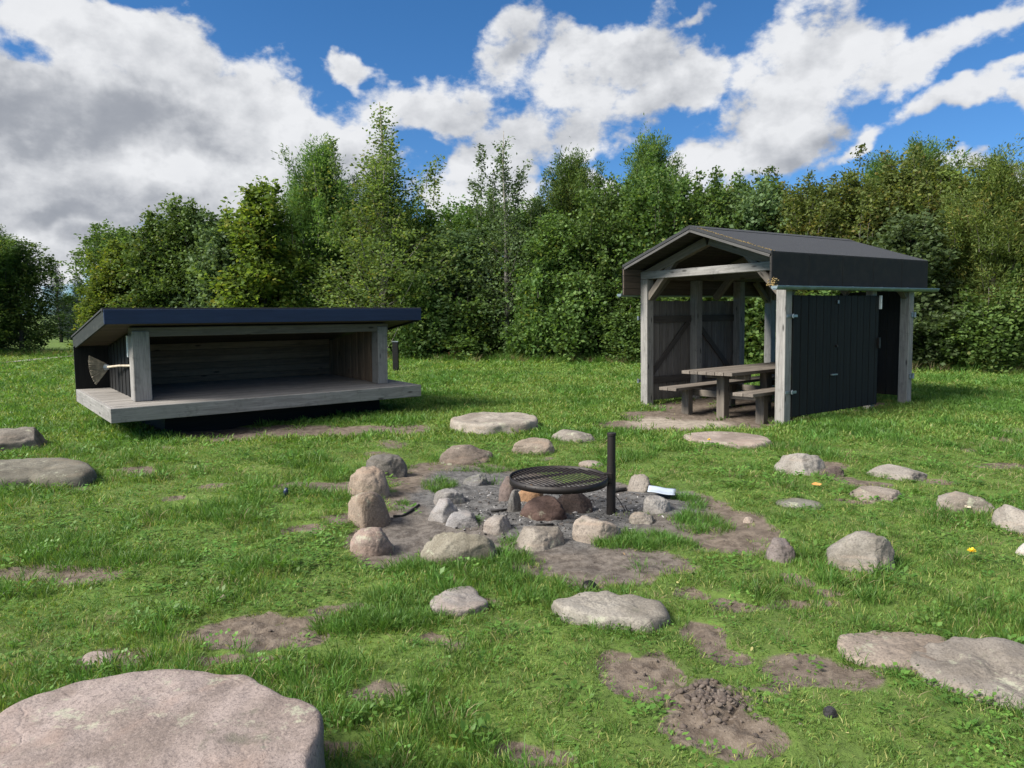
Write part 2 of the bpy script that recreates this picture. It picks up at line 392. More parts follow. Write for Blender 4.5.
# ------------------------------------------------------------------ stones
FOOT = []      # footprints (x, y, rx, ry) where no grass grows
def ico(sub):
    bm = bmesh.new(); bmesh.ops.create_icosphere(bm, subdivisions=sub, radius=1)
    v = np.array([p.co[:] for p in bm.verts]); f = np.array([[q.index for q in fc.verts] for fc in bm.faces]); bm.free(); return v, f
ICO = ico(5)
GREY = (.27,.255,.235); PINK = (.30,.235,.205); TAN = (.33,.28,.23); DARK = (.18,.17,.155); RED = (.15,.10,.085); PALE = (.36,.335,.30)
def rock(label, x0, x1, yt, yb, col, k=.65, sq=2.4, seed=0, cuts=10, rot=0., group=None, name='boulder', hmin=.03, lift=0., rough=.085):
    """yb is where its front meets the ground"""
    cx = (x0 + x1) / 2
    f0 = gp(cx, yb)
    for _ in range(3): f0 = gp(cx, yb, float(hgt(f0[0], f0[1])))
    mw_ = (x1 - x0) * .03; x0 += mw_; x1 -= mw_
    dist = np.linalg.norm(f0 - CP); yt = yt + (yb - yt) * .05
    a = (x1 - x0) / 2 / FPX * dist; b = a * k
    th = math.atan2(CAM_H, math.hypot(f0[0], f0[1])); Hh = (yb - yt) / FPX * dist
    q = Hh - b * math.sin(th)
    c2 = (q * q - (b * math.sin(th)) ** 2) if q > 0 else 0
    c = math.sqrt(max(c2, hmin ** 2)) / math.cos(th) if c2 > 0 else hmin
    r = np.random.default_rng(seed + 100)
    v, f = ICO; v = v.copy()
    v = np.sign(v) * np.abs(v) ** (2 / sq); v = v / np.maximum(1e-6, (np.abs(v) ** sq).sum(1, keepdims=True) ** (1 / sq))
    for _ in range(cuts):
        n = r.normal(size=3); n[2] = abs(n[2]) * .8; n /= np.linalg.norm(n); d = r.uniform(.74, .95); top_ = n[2] > .75
        over = np.maximum(0, v @ n - d); v = v - over[:, None] * n * .9
    nn = fbm(v[:,0]*1.3 + seed, v[:,1]*1.3, v[:,2]*1.3 + seed, 3, seed)
    n2 = fbm(v[:,0]*4.5 + seed, v[:,1]*4.5, v[:,2]*4.5, 5, seed + 3); n3 = np.abs(fbm(v[:,0]*2.2 + seed, v[:,1]*2.2, v[:,2]*3.5, 3, seed + 9) - .5)
    v = v * (1 + (nn - .5) * rough * (2.0 if sq < 2.9 else 2.8) + (n2 - .5) * rough * 1.5 - sstep(.06, .0, n3) * rough * .45)[:, None]
    mx = np.abs(v).max(0)
    v = v / np.array([mx[0], mx[1], np.quantile(v[:,2], .985)])
    ca, sa = math.cos(rot), math.sin(rot)
    v = np.stack([v[:,0]*ca - v[:,1]*sa, v[:,0]*sa + v[:,1]*ca, v[:,2]], -1)
    if rot: v[:, :2] /= np.abs(v[:, :2]).max(0)
    v = v * np.array([a, b, c])
    dirv = f0[:2] / np.linalg.norm(f0[:2])
    C = f0[:2] + dirv * b * .92
    z = float(hgt(C[0], C[1]))
    ang = math.atan2(dirv[1], dirv[0]) - PI / 2
    o = link(name, mesh_np(name, v, f, True), M_ROCK)
    o.location = (C[0], C[1], z + lift); o.rotation_euler = (0, 0, ang + rot * 0)
    o.color = (*[q * .60 for q in col], 1); tag(o, label, 'stone', group)
    FOOT.append((C[0], C[1], a * .86, b * .86, ang))
    return o
def slab(label, outline, zt, col, seed=0, thick=None, name='flat_boulder', rough=.02, slope=(0, 0), group=None, edge=.12):
    """a flat-topped stone: outline of its top edge at height zt above the ground"""
    P = np.array([gp(x, y, zt)[:2] for x, y in outline]); C = P.mean(0); zt = zt + .012 - float(hgt(C[0], C[1]))
    D = P - C; ang = np.arctan2(D[:,1], D[:,0]); rr = np.hypot(D[:,0], D[:,1]); o_ = np.argsort(ang); ang = ang[o_]; rr = rr[o_]
    n = 160; th = np.linspace(-PI, PI, n, endpoint=False)
    R = np.interp(th, ang, rr, period=2*PI)
    R = R * (1 + .16 * (fbm(np.cos(th)*2.6 + seed, np.sin(th)*2.6, 0., 3, seed) - .5))
    for _ in range(2): R = (np.roll(R, 1) + 2 * R + np.roll(R, -1)) / 4
    zb = float(hgt(C[0], C[1]))
    prof = [(q, 1.0) for q in np.linspace(.02, 1 - edge * 1.6, 26)] + [(1-edge, .985), (1 - edge*.55, .95), (1 - edge*.25, .87), (1-edge*.06, .72), (1.0, .5), (1.01, .25), (1.015, 0), (1.0, -.5), (.9, -.9)]
    vs = []
    for q, h in prof:
        x = C[0] + R * q * np.cos(th); y = C[1] + R * q * np.sin(th)
        z = zb + zt * h + (slope[0] * (x - C[0]) + slope[1] * (y - C[1])) * (h > 0)
        vs.append(np.stack([x, y, z], -1))
    V = np.concatenate(vs)
    dn = (fbm(V[:,0]*3.2, V[:,1]*3.2, V[:,2]*3.2, 4, seed) - .5) * rough * 2.2 + (fbm(V[:,0]*14, V[:,1]*14, V[:,2]*14, 4, seed+2) - .5) * rough * .7
    dn2 = (fbm(V[:,0]*5, V[:,1]*5, V[:,2]*9, 4, seed + 7) - .5) * rough * 1.8
    V[:,2] += dn * 1.0
    rad = np.hypot(V[:,0]-C[0], V[:,1]-C[1])
    V[:,0] += (V[:,0]-C[0]) / rad * dn2 * sstep(.5, 1, rad / R.mean()); V[:,1] += (V[:,1]-C[1]) / rad * dn2 * sstep(.5, 1, rad / R.mean())
    m = len(prof); I = np.arange(m * n).reshape(m, n)
    q = np.stack([I[:-1], np.roll(I[:-1], -1, 1), np.roll(I[1:], -1, 1), I[1:]], -1).reshape(-1, 4)[:, ::-1]
    V0_ = np.vstack([V, [[C[0], C[1], V[:n, 2].mean()]]]); ctr = len(V)
    tri = np.stack([np.full(n, ctr), np.roll(I[0], -1), I[0]], -1)[:, ::-1]
    V0_[:, 0] -= C[0]; V0_[:, 1] -= C[1]; V0_[:, 2] -= zb
    o = link(name, mesh_np(name, V0_, [q, tri], True), M_ROCK); o.location = (C[0], C[1], zb)
    o.color = (*[q * .62 for q in col], 1); tag(o, label, 'stone', group)
    FOOT.append(('poly', C[0], C[1], th, R * .97))
    return o

slab('huge pinkish flat-topped boulder filling the bottom left corner of the foreground',
     [(-30,735),(0,716),(40,694),(80,680),(110,676),(165,669),(215,668),(240,671),(262,684),(290,695),(312,702),(321,712),(322,730),(316,765),(300,830),(240,900),(120,935),(-20,920),(-90,850),(-70,780)],
     .32, (.385,.325,.30), 3, rough=.022, edge=.035)
slab('flat grey stone on the grass at the left edge, the nearer and larger of two', [(-30,462),(0,459),(45,457),(72,459),(90,464),(93,470),(80,474),(30,476),(-20,480),(-45,472)], .11, (.22,.21,.17), 5, rough=.03, edge=.3)
rock('flat grey stone at the left edge behind the larger slab, nearest the wooden shelter', -12, 46, 430, 451, (.24,.22,.19), .8, 2.6, 4)
slab('long pale flat slab on the grass just beyond the fire ring, below the hedge', [(455,416),(475,413),(505,413),(530,414),(537,418),(530,423),(500,424.5),(475,425),(458,423)], .135, (.40,.365,.32), 6, rough=.03, edge=.07)
slab('flat pinkish slab lying in grass in front of the picnic table shelter', [(684,434),(700,432),(730,432),(758,435),(769,439),(757,445),(735,445),(700,441)], .035, (.40,.34,.30), 8, rough=.012, edge=.15)
slab('broad tan slab sunk in grass at the right edge, left half of the pair', [(835,640),(858,632),(905,631),(945,634),(962,641),(945,655),(915,664),(880,663),(845,655)], .028, (.33,.28,.235), 11, rough=.035, edge=.3)
slab('large ridged grey-brown slab cut by the right edge of the photo', [(905,652),(940,641),(985,638),(1030,646),(1075,670),(1060,700),(1010,695),(960,680),(920,668)], .055, (.27,.245,.215), 13, rough=.06, edge=.4)
RG = 'stones of the outer ring round the fire'
rock('rounded brown-grey stone behind the ring, left of the tan rounded one', 436, 497, 443, 465, (.25,.21,.18), .6, 2.5, 12, group=RG)
rock('small rounded tan stone directly behind the grill', 509, 557, 438, 455, TAN, .6, 2.5, 13, group=RG)
rock('low flat pale stone in grass beyond the grill post', 545, 598, 429, 442, PALE, .6, 2.6, 14, group=RG)
rock('dark grey wedge-shaped stone at the top left of the fire ring', 361, 409, 454, 478, DARK, .65, 2.6, 15, 9, group=RG)
rock('round pinkish-tan boulder behind the big block on the left of the ring', 346, 392, 467, 500, (.42,.345,.28), .85, 2.3, 61, 3, group=RG)
rock('tall blocky tan boulder standing on the left of the fire ring', 347, 397, 491, 529, (.37,.30,.24), .8, 7.0, 91, 3, .45, group=RG, rough=.06)
rock('rounded pink-and-grey stone at the front end of the left boulder row', 349, 396, 526, 556, (.36,.29,.255), .85, 2.7, 62, 3, .9, group=RG)
rock('wide domed grey-tan boulder in grass in front left of the fire ring', 418, 501, 531, 566, (.33,.31,.25), .55, 2.4, 19, 6, group=RG)
slab('flat grey stone bedded in grass below the domed boulder', [(429,600),(440,593),(458,588),(472,586),(480,594),(487,605),(470,609),(448,610),(432,608)], .035, (.37,.345,.325), 20, rough=.03, edge=.3)
slab('long rough flat grey stone in the grass in front of the fire ring', [(554,600),(562,595),(590,594),(620,597),(650,600),(664,606),(667,617),(655,625),(620,621),(590,618),(566,613),(556,607)], .04, (.36,.34,.30), 21, rough=.05, edge=.3)
IR = 'stones of the inner ring round the embers'
rock('pale flat-topped stone at the far left of the inner ring, behind its twin', 428, 466, 487, 505, (.33,.32,.31), 1.0, 3, 22, group=IR)
rock('pale chunky stone at the left of the inner ring with cracked front', 427, 463, 499, 523, (.36,.35,.345), 1.0, 3, 23, group=IR)
rock('light grey flattish stone of the inner ring partly covered by a weed', 443, 482, 511, 529, (.36,.36,.37), 1.0, 2.8, 24, group=IR)
rock('small pale angular stone of the inner ring right beside the weed', 479, 513, 517, 535, (.37,.34,.31), 1.0, 3, 25, group=IR)
rock('rounded grey-tan stone at the front of the inner ring below the grill', 510, 567, 522, 551, (.33,.30,.26), 1.0, 2.6, 26, group=IR)
rock('slanting pale stone with a dark band at the front right of the inner ring', 570, 622, 516, 544, (.42,.37,.32), .75, 3, 27, group=IR)
rock('small flat stone at the right of the inner ring in the grass tuft', 628, 654, 511, 524, (.36,.33,.29), 1.0, 2.6, 28, group=IR)
rock('pale ash-coated stone leaning under the white paper sheet', 642, 671, 496, 514, (.40,.39,.375), 1.0, 3, 29, group=IR)
rock('small rounded tan stone behind the grill post on the right', 626, 654, 474, 492, (.33,.30,.265), 1.0, 2.5, 30, group=IR)
rock('low ash-grey stone at the far left of the embers', 462, 491, 473, 486, (.25,.25,.255), 1.0, 2.6, 31, group=IR)
rock('small flat light stone half hidden behind the grill rim', 577, 608, 459, 468, (.38,.33,.29), 1.0, 2.8, 32, group=IR)
HR = 'hearth stones under the grill'
rock('reddish-brown rounded hearth stone in the middle under the grill', 518, 573, 496, 521, RED, .75, 2.3, 71, 8, group=HR, rough=.11)
rock('brown upright hearth stone at the left edge under the grill', 496, 519, 476, 501, (.20,.16,.145), .9, 2.4, 34, group=HR)
rock('small pointed ash-grey hearth stone beside the red-brown one', 507, 522, 489, 512, (.24,.235,.225), .9, 3, 35, group=HR)
rock('dark sooty hearth stone under the grill next to its post', 552, 597, 490, 513, (.085,.065,.06), .6, 2.5, 36, group=HR)
rock('small orange-tan hearth stone peeking out below the grill rim', 517, 545, 486, 502, (.42,.26,.15), .7, 2.8, 37, group=HR)
SR = 'scattered stones on the lawn right of the fire'
rock('rounded grey stone at the left of the upper right stones, beside a brown clod', 773, 824, 453, 475, (.36,.34,.31), .85, 2.5, 38, group=SR)
rock('small dark brown stone touching the rounded grey one on its right', 818, 843, 466, 477, (.16,.13,.12), .85, 2.5, 39, group=SR)
rock('thin flat pale stone in the grass right of the picnic shelter door', 868, 925, 466, 480, (.38,.355,.32), .85, 3, 40, group=SR)
rock('flat tan stone in grass left of the low domed pebble at right', 848, 898, 489, 503, (.34,.30,.26), .85, 2.8, 41, group=SR)
rock('low grey-green stone nearly sunk in the grass right of the fire ring', 776, 824, 498, 509, (.27,.27,.23), .85, 2.6, 42, group=SR)
rock('flat domed grey stone near the right edge with a leaf before it', 935, 988, 493, 513, (.34,.31,.27), .85, 2.6, 43, group=SR)
rock('pale rounded stone cut by the right edge of the photo', 997, 1044, 511, 535, (.40,.37,.33), .85, 2.5, 44, group=SR)
rock('wedge-shaped grey stone alone in the grass at right centre', 824, 891, 534, 573, (.34,.32,.285), .85, 2.6, 45, 10, group=SR)
rock('small angular pinkish-grey stone left of the wedge-shaped one', 763, 795, 540, 563, (.27,.235,.225), .85, 4, 46, 9, group=SR)
slab('small flat pinkish stone showing in bare soil above the huge boulder', [(84,661),(90,652),(102,651),(112,656),(110,664),(98,668),(88,667)], .02, (.36,.30,.27), 47, rough=.015, edge=.3)
rock('small white stone at the right edge below the rounded stone', 1018, 1034, 546, 556, (.55,.53,.5), .7, 2.6, 48, group=SR)
rock('small brown pebble at the upper corner of the bare soil patch', 217, 229, 596, 604, (.30,.27,.22), .8, 2.6, 49, name='pebble')
rock('small white pebble at the right end of the ash patch', 743, 753, 517, 523, (.6,.52,.46), .8, 2.6, 50, name='pebble')
rock('tiny dark stone in the grass below the big right slabs', 823, 837, 709, 718, (.06,.06,.07), .8, 2.6, 51, name='pebble')

# ------------------------------------------------------------------ fire pit grill
gx, gy = gp(611, 510)[:2]; gz = float(hgt(gx, gy))
g = empty('swivel_grill', (gx, gy, gz))
tag(g, 'black round steel grill on an upright swivel post over the hearth stones', 'grill')
sc_ = np.linalg.norm(gp(611, 510) - CP) / FPX
bm = bmesh.new(); add_tube(bm, [(0,0,-.25),(0,0,.395)], .037, 24); link('post_sleeve', bm_mesh('post_sleeve', bm), M_IRON, g)
for p in g.children[0].data.polygons: p.use_smooth = len(p.vertices) == 4
bm = bmesh.new(); add_tube(bm, [(0,0,.39),(0,0,.648)], .0335, 24); o = link('post', bm_mesh('post', bm), M_IRON, g)
bm = bmesh.new(); add_tube(bm, [(0,0,.640),(0,0,.664)], .037, 24); link('post_cap', bm_mesh('post_cap', bm, .003), M_IRON, g)
# grate centre: left of post
RG_ = .392; tilt = .015
gc = Vector((-RG_ - .040, -.075, .305))
bm = bmesh.new()
def ring(bm, r0, r1, z0, z1, n=72):
    v = [[bm.verts.new((gc.x + r * math.cos(2*PI*k/n), gc.y + r * math.sin(2*PI*k/n), gc.z + z)) for k in range(n)] for r, z in ((r1, z0), (r1, z1), (r0, z1), (r0, z0))]
    for i in range(4):
        for k in range(n): bm.faces.new([v[i][k], v[i][(k+1)%n], v[(i+1)%4][(k+1)%n], v[(i+1)%4][k]])
ring(bm, RG_ - .007, RG_, -.026, .028); link('grate_rim', bm_mesh('grate_rim', bm, 0, True), M_IRON, g)
m_ = g.children[-1].modifiers.new('edge', 'EDGE_SPLIT'); m_.split_angle = math.radians(40)
bm = bmesh.new(); nb = 21; da = math.radians(-60)
for k in range(nb):
    q = (k + .5) / nb * 2 - 1; hw = math.sqrt(max(0, 1 - q * q)) * (RG_ - .006); off = q * RG_
    ca, sa = math.cos(da), math.sin(da)
    p = lambda s: (gc.x + s * ca - off * sa, gc.y + s * sa + off * ca, gc.z + .012)
    add_tube(bm, [p(-hw), p(hw)], .0052, 6)
bars = link('grate_bars', bm_mesh('grate_bars', bm), M_IRON, g)
bm = bmesh.new()
for s in (-.16, .16):
    L = math.sqrt(RG_**2 - s*s) - .01
    ca, sa = math.cos(da + PI/2), math.sin(da + PI/2)
    add_tube(bm, [(gc.x - L*ca - s*sa, gc.y - L*sa + s*ca, gc.z - .005), (gc.x + L*ca - s*sa, gc.y + L*sa + s*ca, gc.z - .005)], .011, 8)
link('cross_bar', bm_mesh('cross_bar', bm), M_IRON, g)
bm = bmesh.new(); add_box(bm, -.07, .0, -.045, -.015, .265, .345); link('mounting_bracket', bm_mesh('mounting_bracket', bm, .004), M_IRON, g)
bm = bmesh.new(); add_tube(bm, [(.02,-.02,.17),(.06,-.05,.12),(.10,-.07,.05),(.09,-.06,.02)], .004, 6); add_tube(bm, [(.105,-.07,.08),(.125,-.06,.04),(.115,-.075,.01)], .004, 6)
link('locking_chain', bm_mesh('locking_chain', bm), M_IRON, g)

# charred logs / sticks / litter round the fire
def stick(name, label, cat, pts, r, mat):
    b = gp(*pts[0]); z = float(hgt(b[0], b[1]))
    P = []
    for q in pts:
        w = gp(*q); P.append((w[0] - b[0], w[1] - b[1], float(hgt(w[0], w[1])) - z + r * .8))
    bm = bmesh.new(); add_tube(bm, P, [r * (.8 + .4 * random.random()) for _ in P], 8)
    o = link(name, bm_mesh(name, bm, 0, True), mat); o.location = (b[0], b[1], z); tag(o, label, cat); return o
stick('stick', 'dark bent stick lying on the soil right of the blocky boulder', 'stick', [(394,517),(402,514),(410,511),(419,505)], .011, M_CHAR)
stick('charred_log', 'short black charred piece of wood on the ash behind the post', 'log', [(612,490),(618,489),(626,488)], .02, M_CHAR)
for i, (a, b, l) in enumerate([(545, 524, 'charred stick end poking out of the ash before the hearth'), (585, 517, 'black charred chunk on the ash between hearth and front stones'), (500, 510, 'small charred piece on the ash left of the hearth')]):
    stick('charred_stick', l, 'log', [(a-9, b+1), (a, b), (a+8, b-1)], .011, M_CHAR)
# paper
w = gp(663, 497); pz = float(hgt(w[0], w[1])) + .055
bm = bmesh.new(); n = 8
grid = [[bm.verts.new(((i/n-.5)*.235, (j/n-.5)*.18, .003*math.sin(i*.9)+.003*math.cos(j*1.1))) for i in range(n+1)] for j in range(n+1)]
for j in range(n):
    for i in range(n): bm.faces.new([grid[j][i], grid[j][i+1], grid[j+1][i+1], grid[j+1][i]])
r_ = bmesh.ops.extrude_face_region(bm, geom=bm.faces[:])
for e in r_['geom']:
    if isinstance(e, bmesh.types.BMVert): e.co.z += .006
o = link('paper_sheet', bm_mesh('paper_sheet', bm, 0, True), M_PAPER); o.location = (w[0], w[1] + .06, pz); o.rotation_euler = (math.radians(5), math.radians(5), -.25)
tag(o, 'pale bluish-white folded sheet lying on stones at the right of the fire', 'paper')
# half buried black pot lid
w = gp(590, 592); bm = bmesh.new(); add_tube(bm, [(0,0,-.01),(0,0,.015),(0,0,.028),(0,0,.033)], [.045,.045,.036,.01], 20)
o = link('black_cap', bm_mesh('black_cap', bm, 0, True), M_LITTER); o.location = (w[0], w[1]+.03, float(hgt(w[0], w[1]+.03)) + .01); o.rotation_euler = (.5, .2, 0)
o.data.materials[0] = M_IRON; tag(o, 'small round black cap lying in grass behind the rough flat stone', 'cap')
w = gp(285, 498); bm = bmesh.new(); add_tube(bm, [(0,0,0),(.01,0,.05),(.015,.0,.075)], [.016,.02,.012], 10)
o = link('plastic_scrap', bm_mesh('plastic_scrap', bm, 0, True), M_LITTER); o.location = (w[0], w[1], float(hgt(w[0], w[1])) + .0)
tag(o, 'tiny dark blue scrap in the grass between shelter and boulders', 'litter')
def dandelion(px, py, label, r=.022, mat=M_YEL, name='dandelion'):
    w = gp(px, py + 4); e = empty(name, (w[0], w[1], float(hgt(w[0], w[1]))))
    tag(e, label, 'flower')
    bm = bmesh.new(); add_tube(bm, [(0,0,-.01),(.004,0,.04),(0,0,.075)], .0022, 6); link('stem', bm_mesh('stem', bm, 0, True), M_STEM, e)
    bm = bmesh.new()
    for k in range(34):
        a = k * 2.4; q = math.sqrt((k + 1) / 34)
        d = Vector((math.cos(a) * q, math.sin(a) * q, .55 - .45 * q)).normalized(); s = d.cross(Vector((0,0,1))).normalized() * .0032
        c = Vector((0,0,.072)); t1 = c + d * r
        bm.faces.new([bm.verts.new(c - s), bm.verts.new(t1 - s), bm.verts.new(t1 + s), bm.verts.new(c + s)])
    link('flower_head', bm_mesh('flower_head', bm), mat, e)
dandelion(971, 559, 'bright yellow dandelion in the grass near the right edge', .026)
dandelion(709, 442, 'yellow dandelion at the edge of the slab before the picnic shelter', .024)
w = gp(816, 492)
def leafpiece(name, px, py, s, mat, label, rz=0):
    w = gp(px, py); bm = bmesh.new()
    ring_ = [(-1,0,0),(-.5,.45,.1),(.1,.6,.2),(.7,.35,.15),(1.1,0,.3),(.6,-.4,.1),(0,-.55,.2),(-.6,-.4,.1)]
    c = bm.verts.new((0,0,-.02*s)); vs = [bm.verts.new((x*s, y*s, z*s)) for x, y, z in ring_]
    for i in range(8): bm.faces.new([c, vs[i], vs[(i+1)%8]])
    o = link(name, bm_mesh(name, bm, 0, True), mat); o.location = (w[0], w[1], float(hgt(w[0], w[1])) + .05); o.rotation_euler = (.3, .1, rz); tag(o, label, 'leaf')
leafpiece('fallen_leaf', 816, 489, .045, M_ORANGE, 'orange fallen leaf lying on the grass above the sunken stone')
leafpiece('fallen_leaf', 967, 515, .04, M_HANDLE, 'pale curled leaf in front of the flat domed stone', .6)

# ------------------------------------------------------------------ grass
def blade_clump(name, n, rad, h0, h1, w0, w1, mat, droop=.5, seed=0):
    r = np.random.default_rng(seed); V = []; Q = []; T = []
    for i in range(n):
        a = r.uniform(0, 2*PI); q = rad * math.sqrt(r.random()); bx, by = q*math.cos(a), q*math.sin(a)
        h = r.uniform(h0, h1); w = r.uniform(w0, w1); d = a + r.normal() * .9; dr = droop * r.uniform(.2, 1.3)
        dx, dy = math.cos(d), math.sin(d); f = r.uniform(0, 2*PI); sx, sy = math.cos(f) * w/2, math.sin(f) * w/2
        b = len(V)
        for k, (s, ww) in enumerate(((0, .8), (.4, 1), (.75, .7))):
            x = bx + dx * h * dr * s**1.8; y = by + dy * h * dr * s**1.8; z = h * (s - .35 * dr * s**2.5) - .01
            V += [(x - sx*ww, y - sy*ww, z), (x + sx*ww, y + sy*ww, z)]
        V.append((bx + dx*h*dr, by + dy*h*dr, h * (1 - .42 * dr) - .01))
        Q += [(b, b+1, b+3, b+2), (b+2, b+3, b+5, b+4)]; T.append((b+4, b+5, b+6))
    me = mesh_np(name, V, [np.array(Q), np.array(T)]); me.materials.append(mat); return me
def weed_clump(name, n, rad, h, size, mat, seed=0, narrow=.55):
    r = np.random.default_rng(seed); V = []; Q = []
    for i in range(n):
        a = r.uniform(0, 2*PI); q = rad * math.sqrt(r.random()); z = h * r.uniform(.4, 1.1); s = size * r.uniform(.6, 1.3)
        c = np.array([q*math.cos(a), q*math.sin(a), z]); d = np.array([math.cos(a + r.normal()*.5), math.sin(a + r.normal()*.5), r.uniform(-.2, .6)]); d /= np.linalg.norm(d)
        sd = np.cross(d, [0,0,1]); sd /= np.linalg.norm(sd); up = np.cross(sd, d); b = len(V)
        V += [c, c + d*s*.5 + sd*s*narrow*.5 + up*s*.08, c + d*s, c + d*s*.5 - sd*s*narrow*.5 + up*s*.08]
        Q.append((b, b+1, b+2, b+3))
    me = mesh_np(name, np.array(V), np.array(Q)); me.materials.append(mat); return me
def make_scatter(objname, clumps, pts, rotz, scl, kind, tilt=.15, label=None, cat=None, struct=None):
    """one ground-cover object: clumps instanced on points"""
    cc = bpy.data.collections.new(objname + '_kinds')
    for i, me in enumerate(clumps):
        cc.objects.link(bpy.data.objects.new('%s_%02d' % (objname, i), me))
    me = bpy.data.meshes.new(objname); me.vertices.add(len(pts)); me.vertices.foreach_set('co', np.asarray(pts, np.float32).ravel())
    n = len(pts)
    rv = np.zeros((n, 3), np.float32); rv[:,2] = rotz; rv[:,0] = rng.normal(0, tilt, n); rv[:,1] = rng.normal(0, tilt, n)
    a = me.attributes.new('rv', 'FLOAT_VECTOR', 'POINT'); a.data.foreach_set('vector', rv.ravel())
    a = me.attributes.new('sv', 'FLOAT_VECTOR', 'POINT'); a.data.foreach_set('vector', np.asarray(scl, np.float32).ravel())
    a = me.attributes.new('ki', 'INT', 'POINT'); a.data.foreach_set('value', np.asarray(kind, np.int32))
    o = bpy.data.objects.new(objname, me); COL.objects.link(o)
    for m in {c.materials[0] for c in clumps}: me.materials.append(m)
    nt = bpy.data.node_groups.new(objname, 'GeometryNodeTree')
    nt.interface.new_socket('Geometry', in_out='INPUT', socket_type='NodeSocketGeometry'); nt.interface.new_socket('Geometry', in_out='OUTPUT', socket_type='NodeSocketGeometry')
    gi = nt.nodes.new('NodeGroupInput'); go = nt.nodes.new('NodeGroupOutput'); ip = nt.nodes.new('GeometryNodeInstanceOnPoints')
    ci = nt.nodes.new('GeometryNodeCollectionInfo'); ci.inputs['Collection'].default_value = cc; ci.inputs['Separate Children'].default_value = True; ci.inputs['Reset Children'].default_value = True
    def na(t, name):
        q = nt.nodes.new('GeometryNodeInputNamedAttribute'); q.data_type = t; q.inputs['Name'].default_value = name; return q.outputs['Attribute']
    L = nt.links
    L.new(gi.outputs[0], ip.inputs['Points']); L.new(ci.outputs[0], ip.inputs['Instance']); ip.inputs['Pick Instance'].default_value = True
    L.new(na('INT', 'ki'), ip.inputs['Instance Index']); L.new(na('FLOAT_VECTOR', 'sv'), ip.inputs['Scale'])
    e2r = nt.nodes.new('FunctionNodeEulerToRotation'); L.new(na('FLOAT_VECTOR', 'rv'), e2r.inputs[0]); L.new(e2r.outputs[0], ip.inputs['Rotation'])
    L.new(ip.outputs[0], go.inputs[0])
    md = o.modifiers.new('scatter', 'NODES'); md.node_group = nt
    tag(o, label, cat, kind='stuff'); return o
GK = [blade_clump('grass_short', 26, .055, .015, .036, .0022, .0042, M_GRASS, .6, s) for s in (1, 2)] \
   + [blade_clump('grass_mid', 26, .06, .022, .050, .0024, .0044, M_GRASS, .7, s) for s in (3, 4)] \
   + [blade_clump('grass_tuft', 34, .05, .045, .095, .0026, .0046, M_GRASSDK, .8, s) for s in (5, 6)] \
   + [weed_clump('weed', 26, .07, .035, .018, M_CLOVER, 7, .85), weed_clump('weed', 16, .06, .04, .028, M_CLOVER, 8, .6)] \
   + [blade_clump('grass_dry', 12, .06, .03, .08, .002, .0035, M_DRY, .9, 9)] \
   + [blade_clump('grass_far', 22, .12, .04, .09, .008, .014, M_GRASS, .7, s) for s in (10, 11)] \
   + [blade_clump('grass_fardark', 22, .12, .05, .10, .008, .014, M_GRASSDK, .7, 12)]
def blocked(x, y, grow=1.0):
    b = np.zeros(len(x), bool)
    for f in FOOT:
        if f[0] == 'poly':
            _, cx, cy, th, R = f; dx = x - cx; dy = y - cy; rr = np.hypot(dx, dy); a = np.arctan2(dy, dx)
            b |= rr < np.interp(a, th, R, period=2*PI) * grow
        else:
            cx, cy, a, bb, ang = f; dx = x - cx; dy = y - cy; ca, sa = math.cos(ang), math.sin(ang)
            b |= ((dx*ca + dy*sa) / a)**2 + ((-dx*sa + dy*ca) / bb)**2 < grow
    return b
def gazmask(x, y):
    u = (x - GO[0]) * GU[0] + (y - GO[1]) * GU[1]; v = (x - GO[0]) * GV[0] + (y - GO[1]) * GV[1]
    return sstep(.0, .35, u) * sstep(2.85, 2.5, u) * sstep(-.3, .1, v) * sstep(3.6, 3.2, v)
PTS = []; KI = []; SC = []
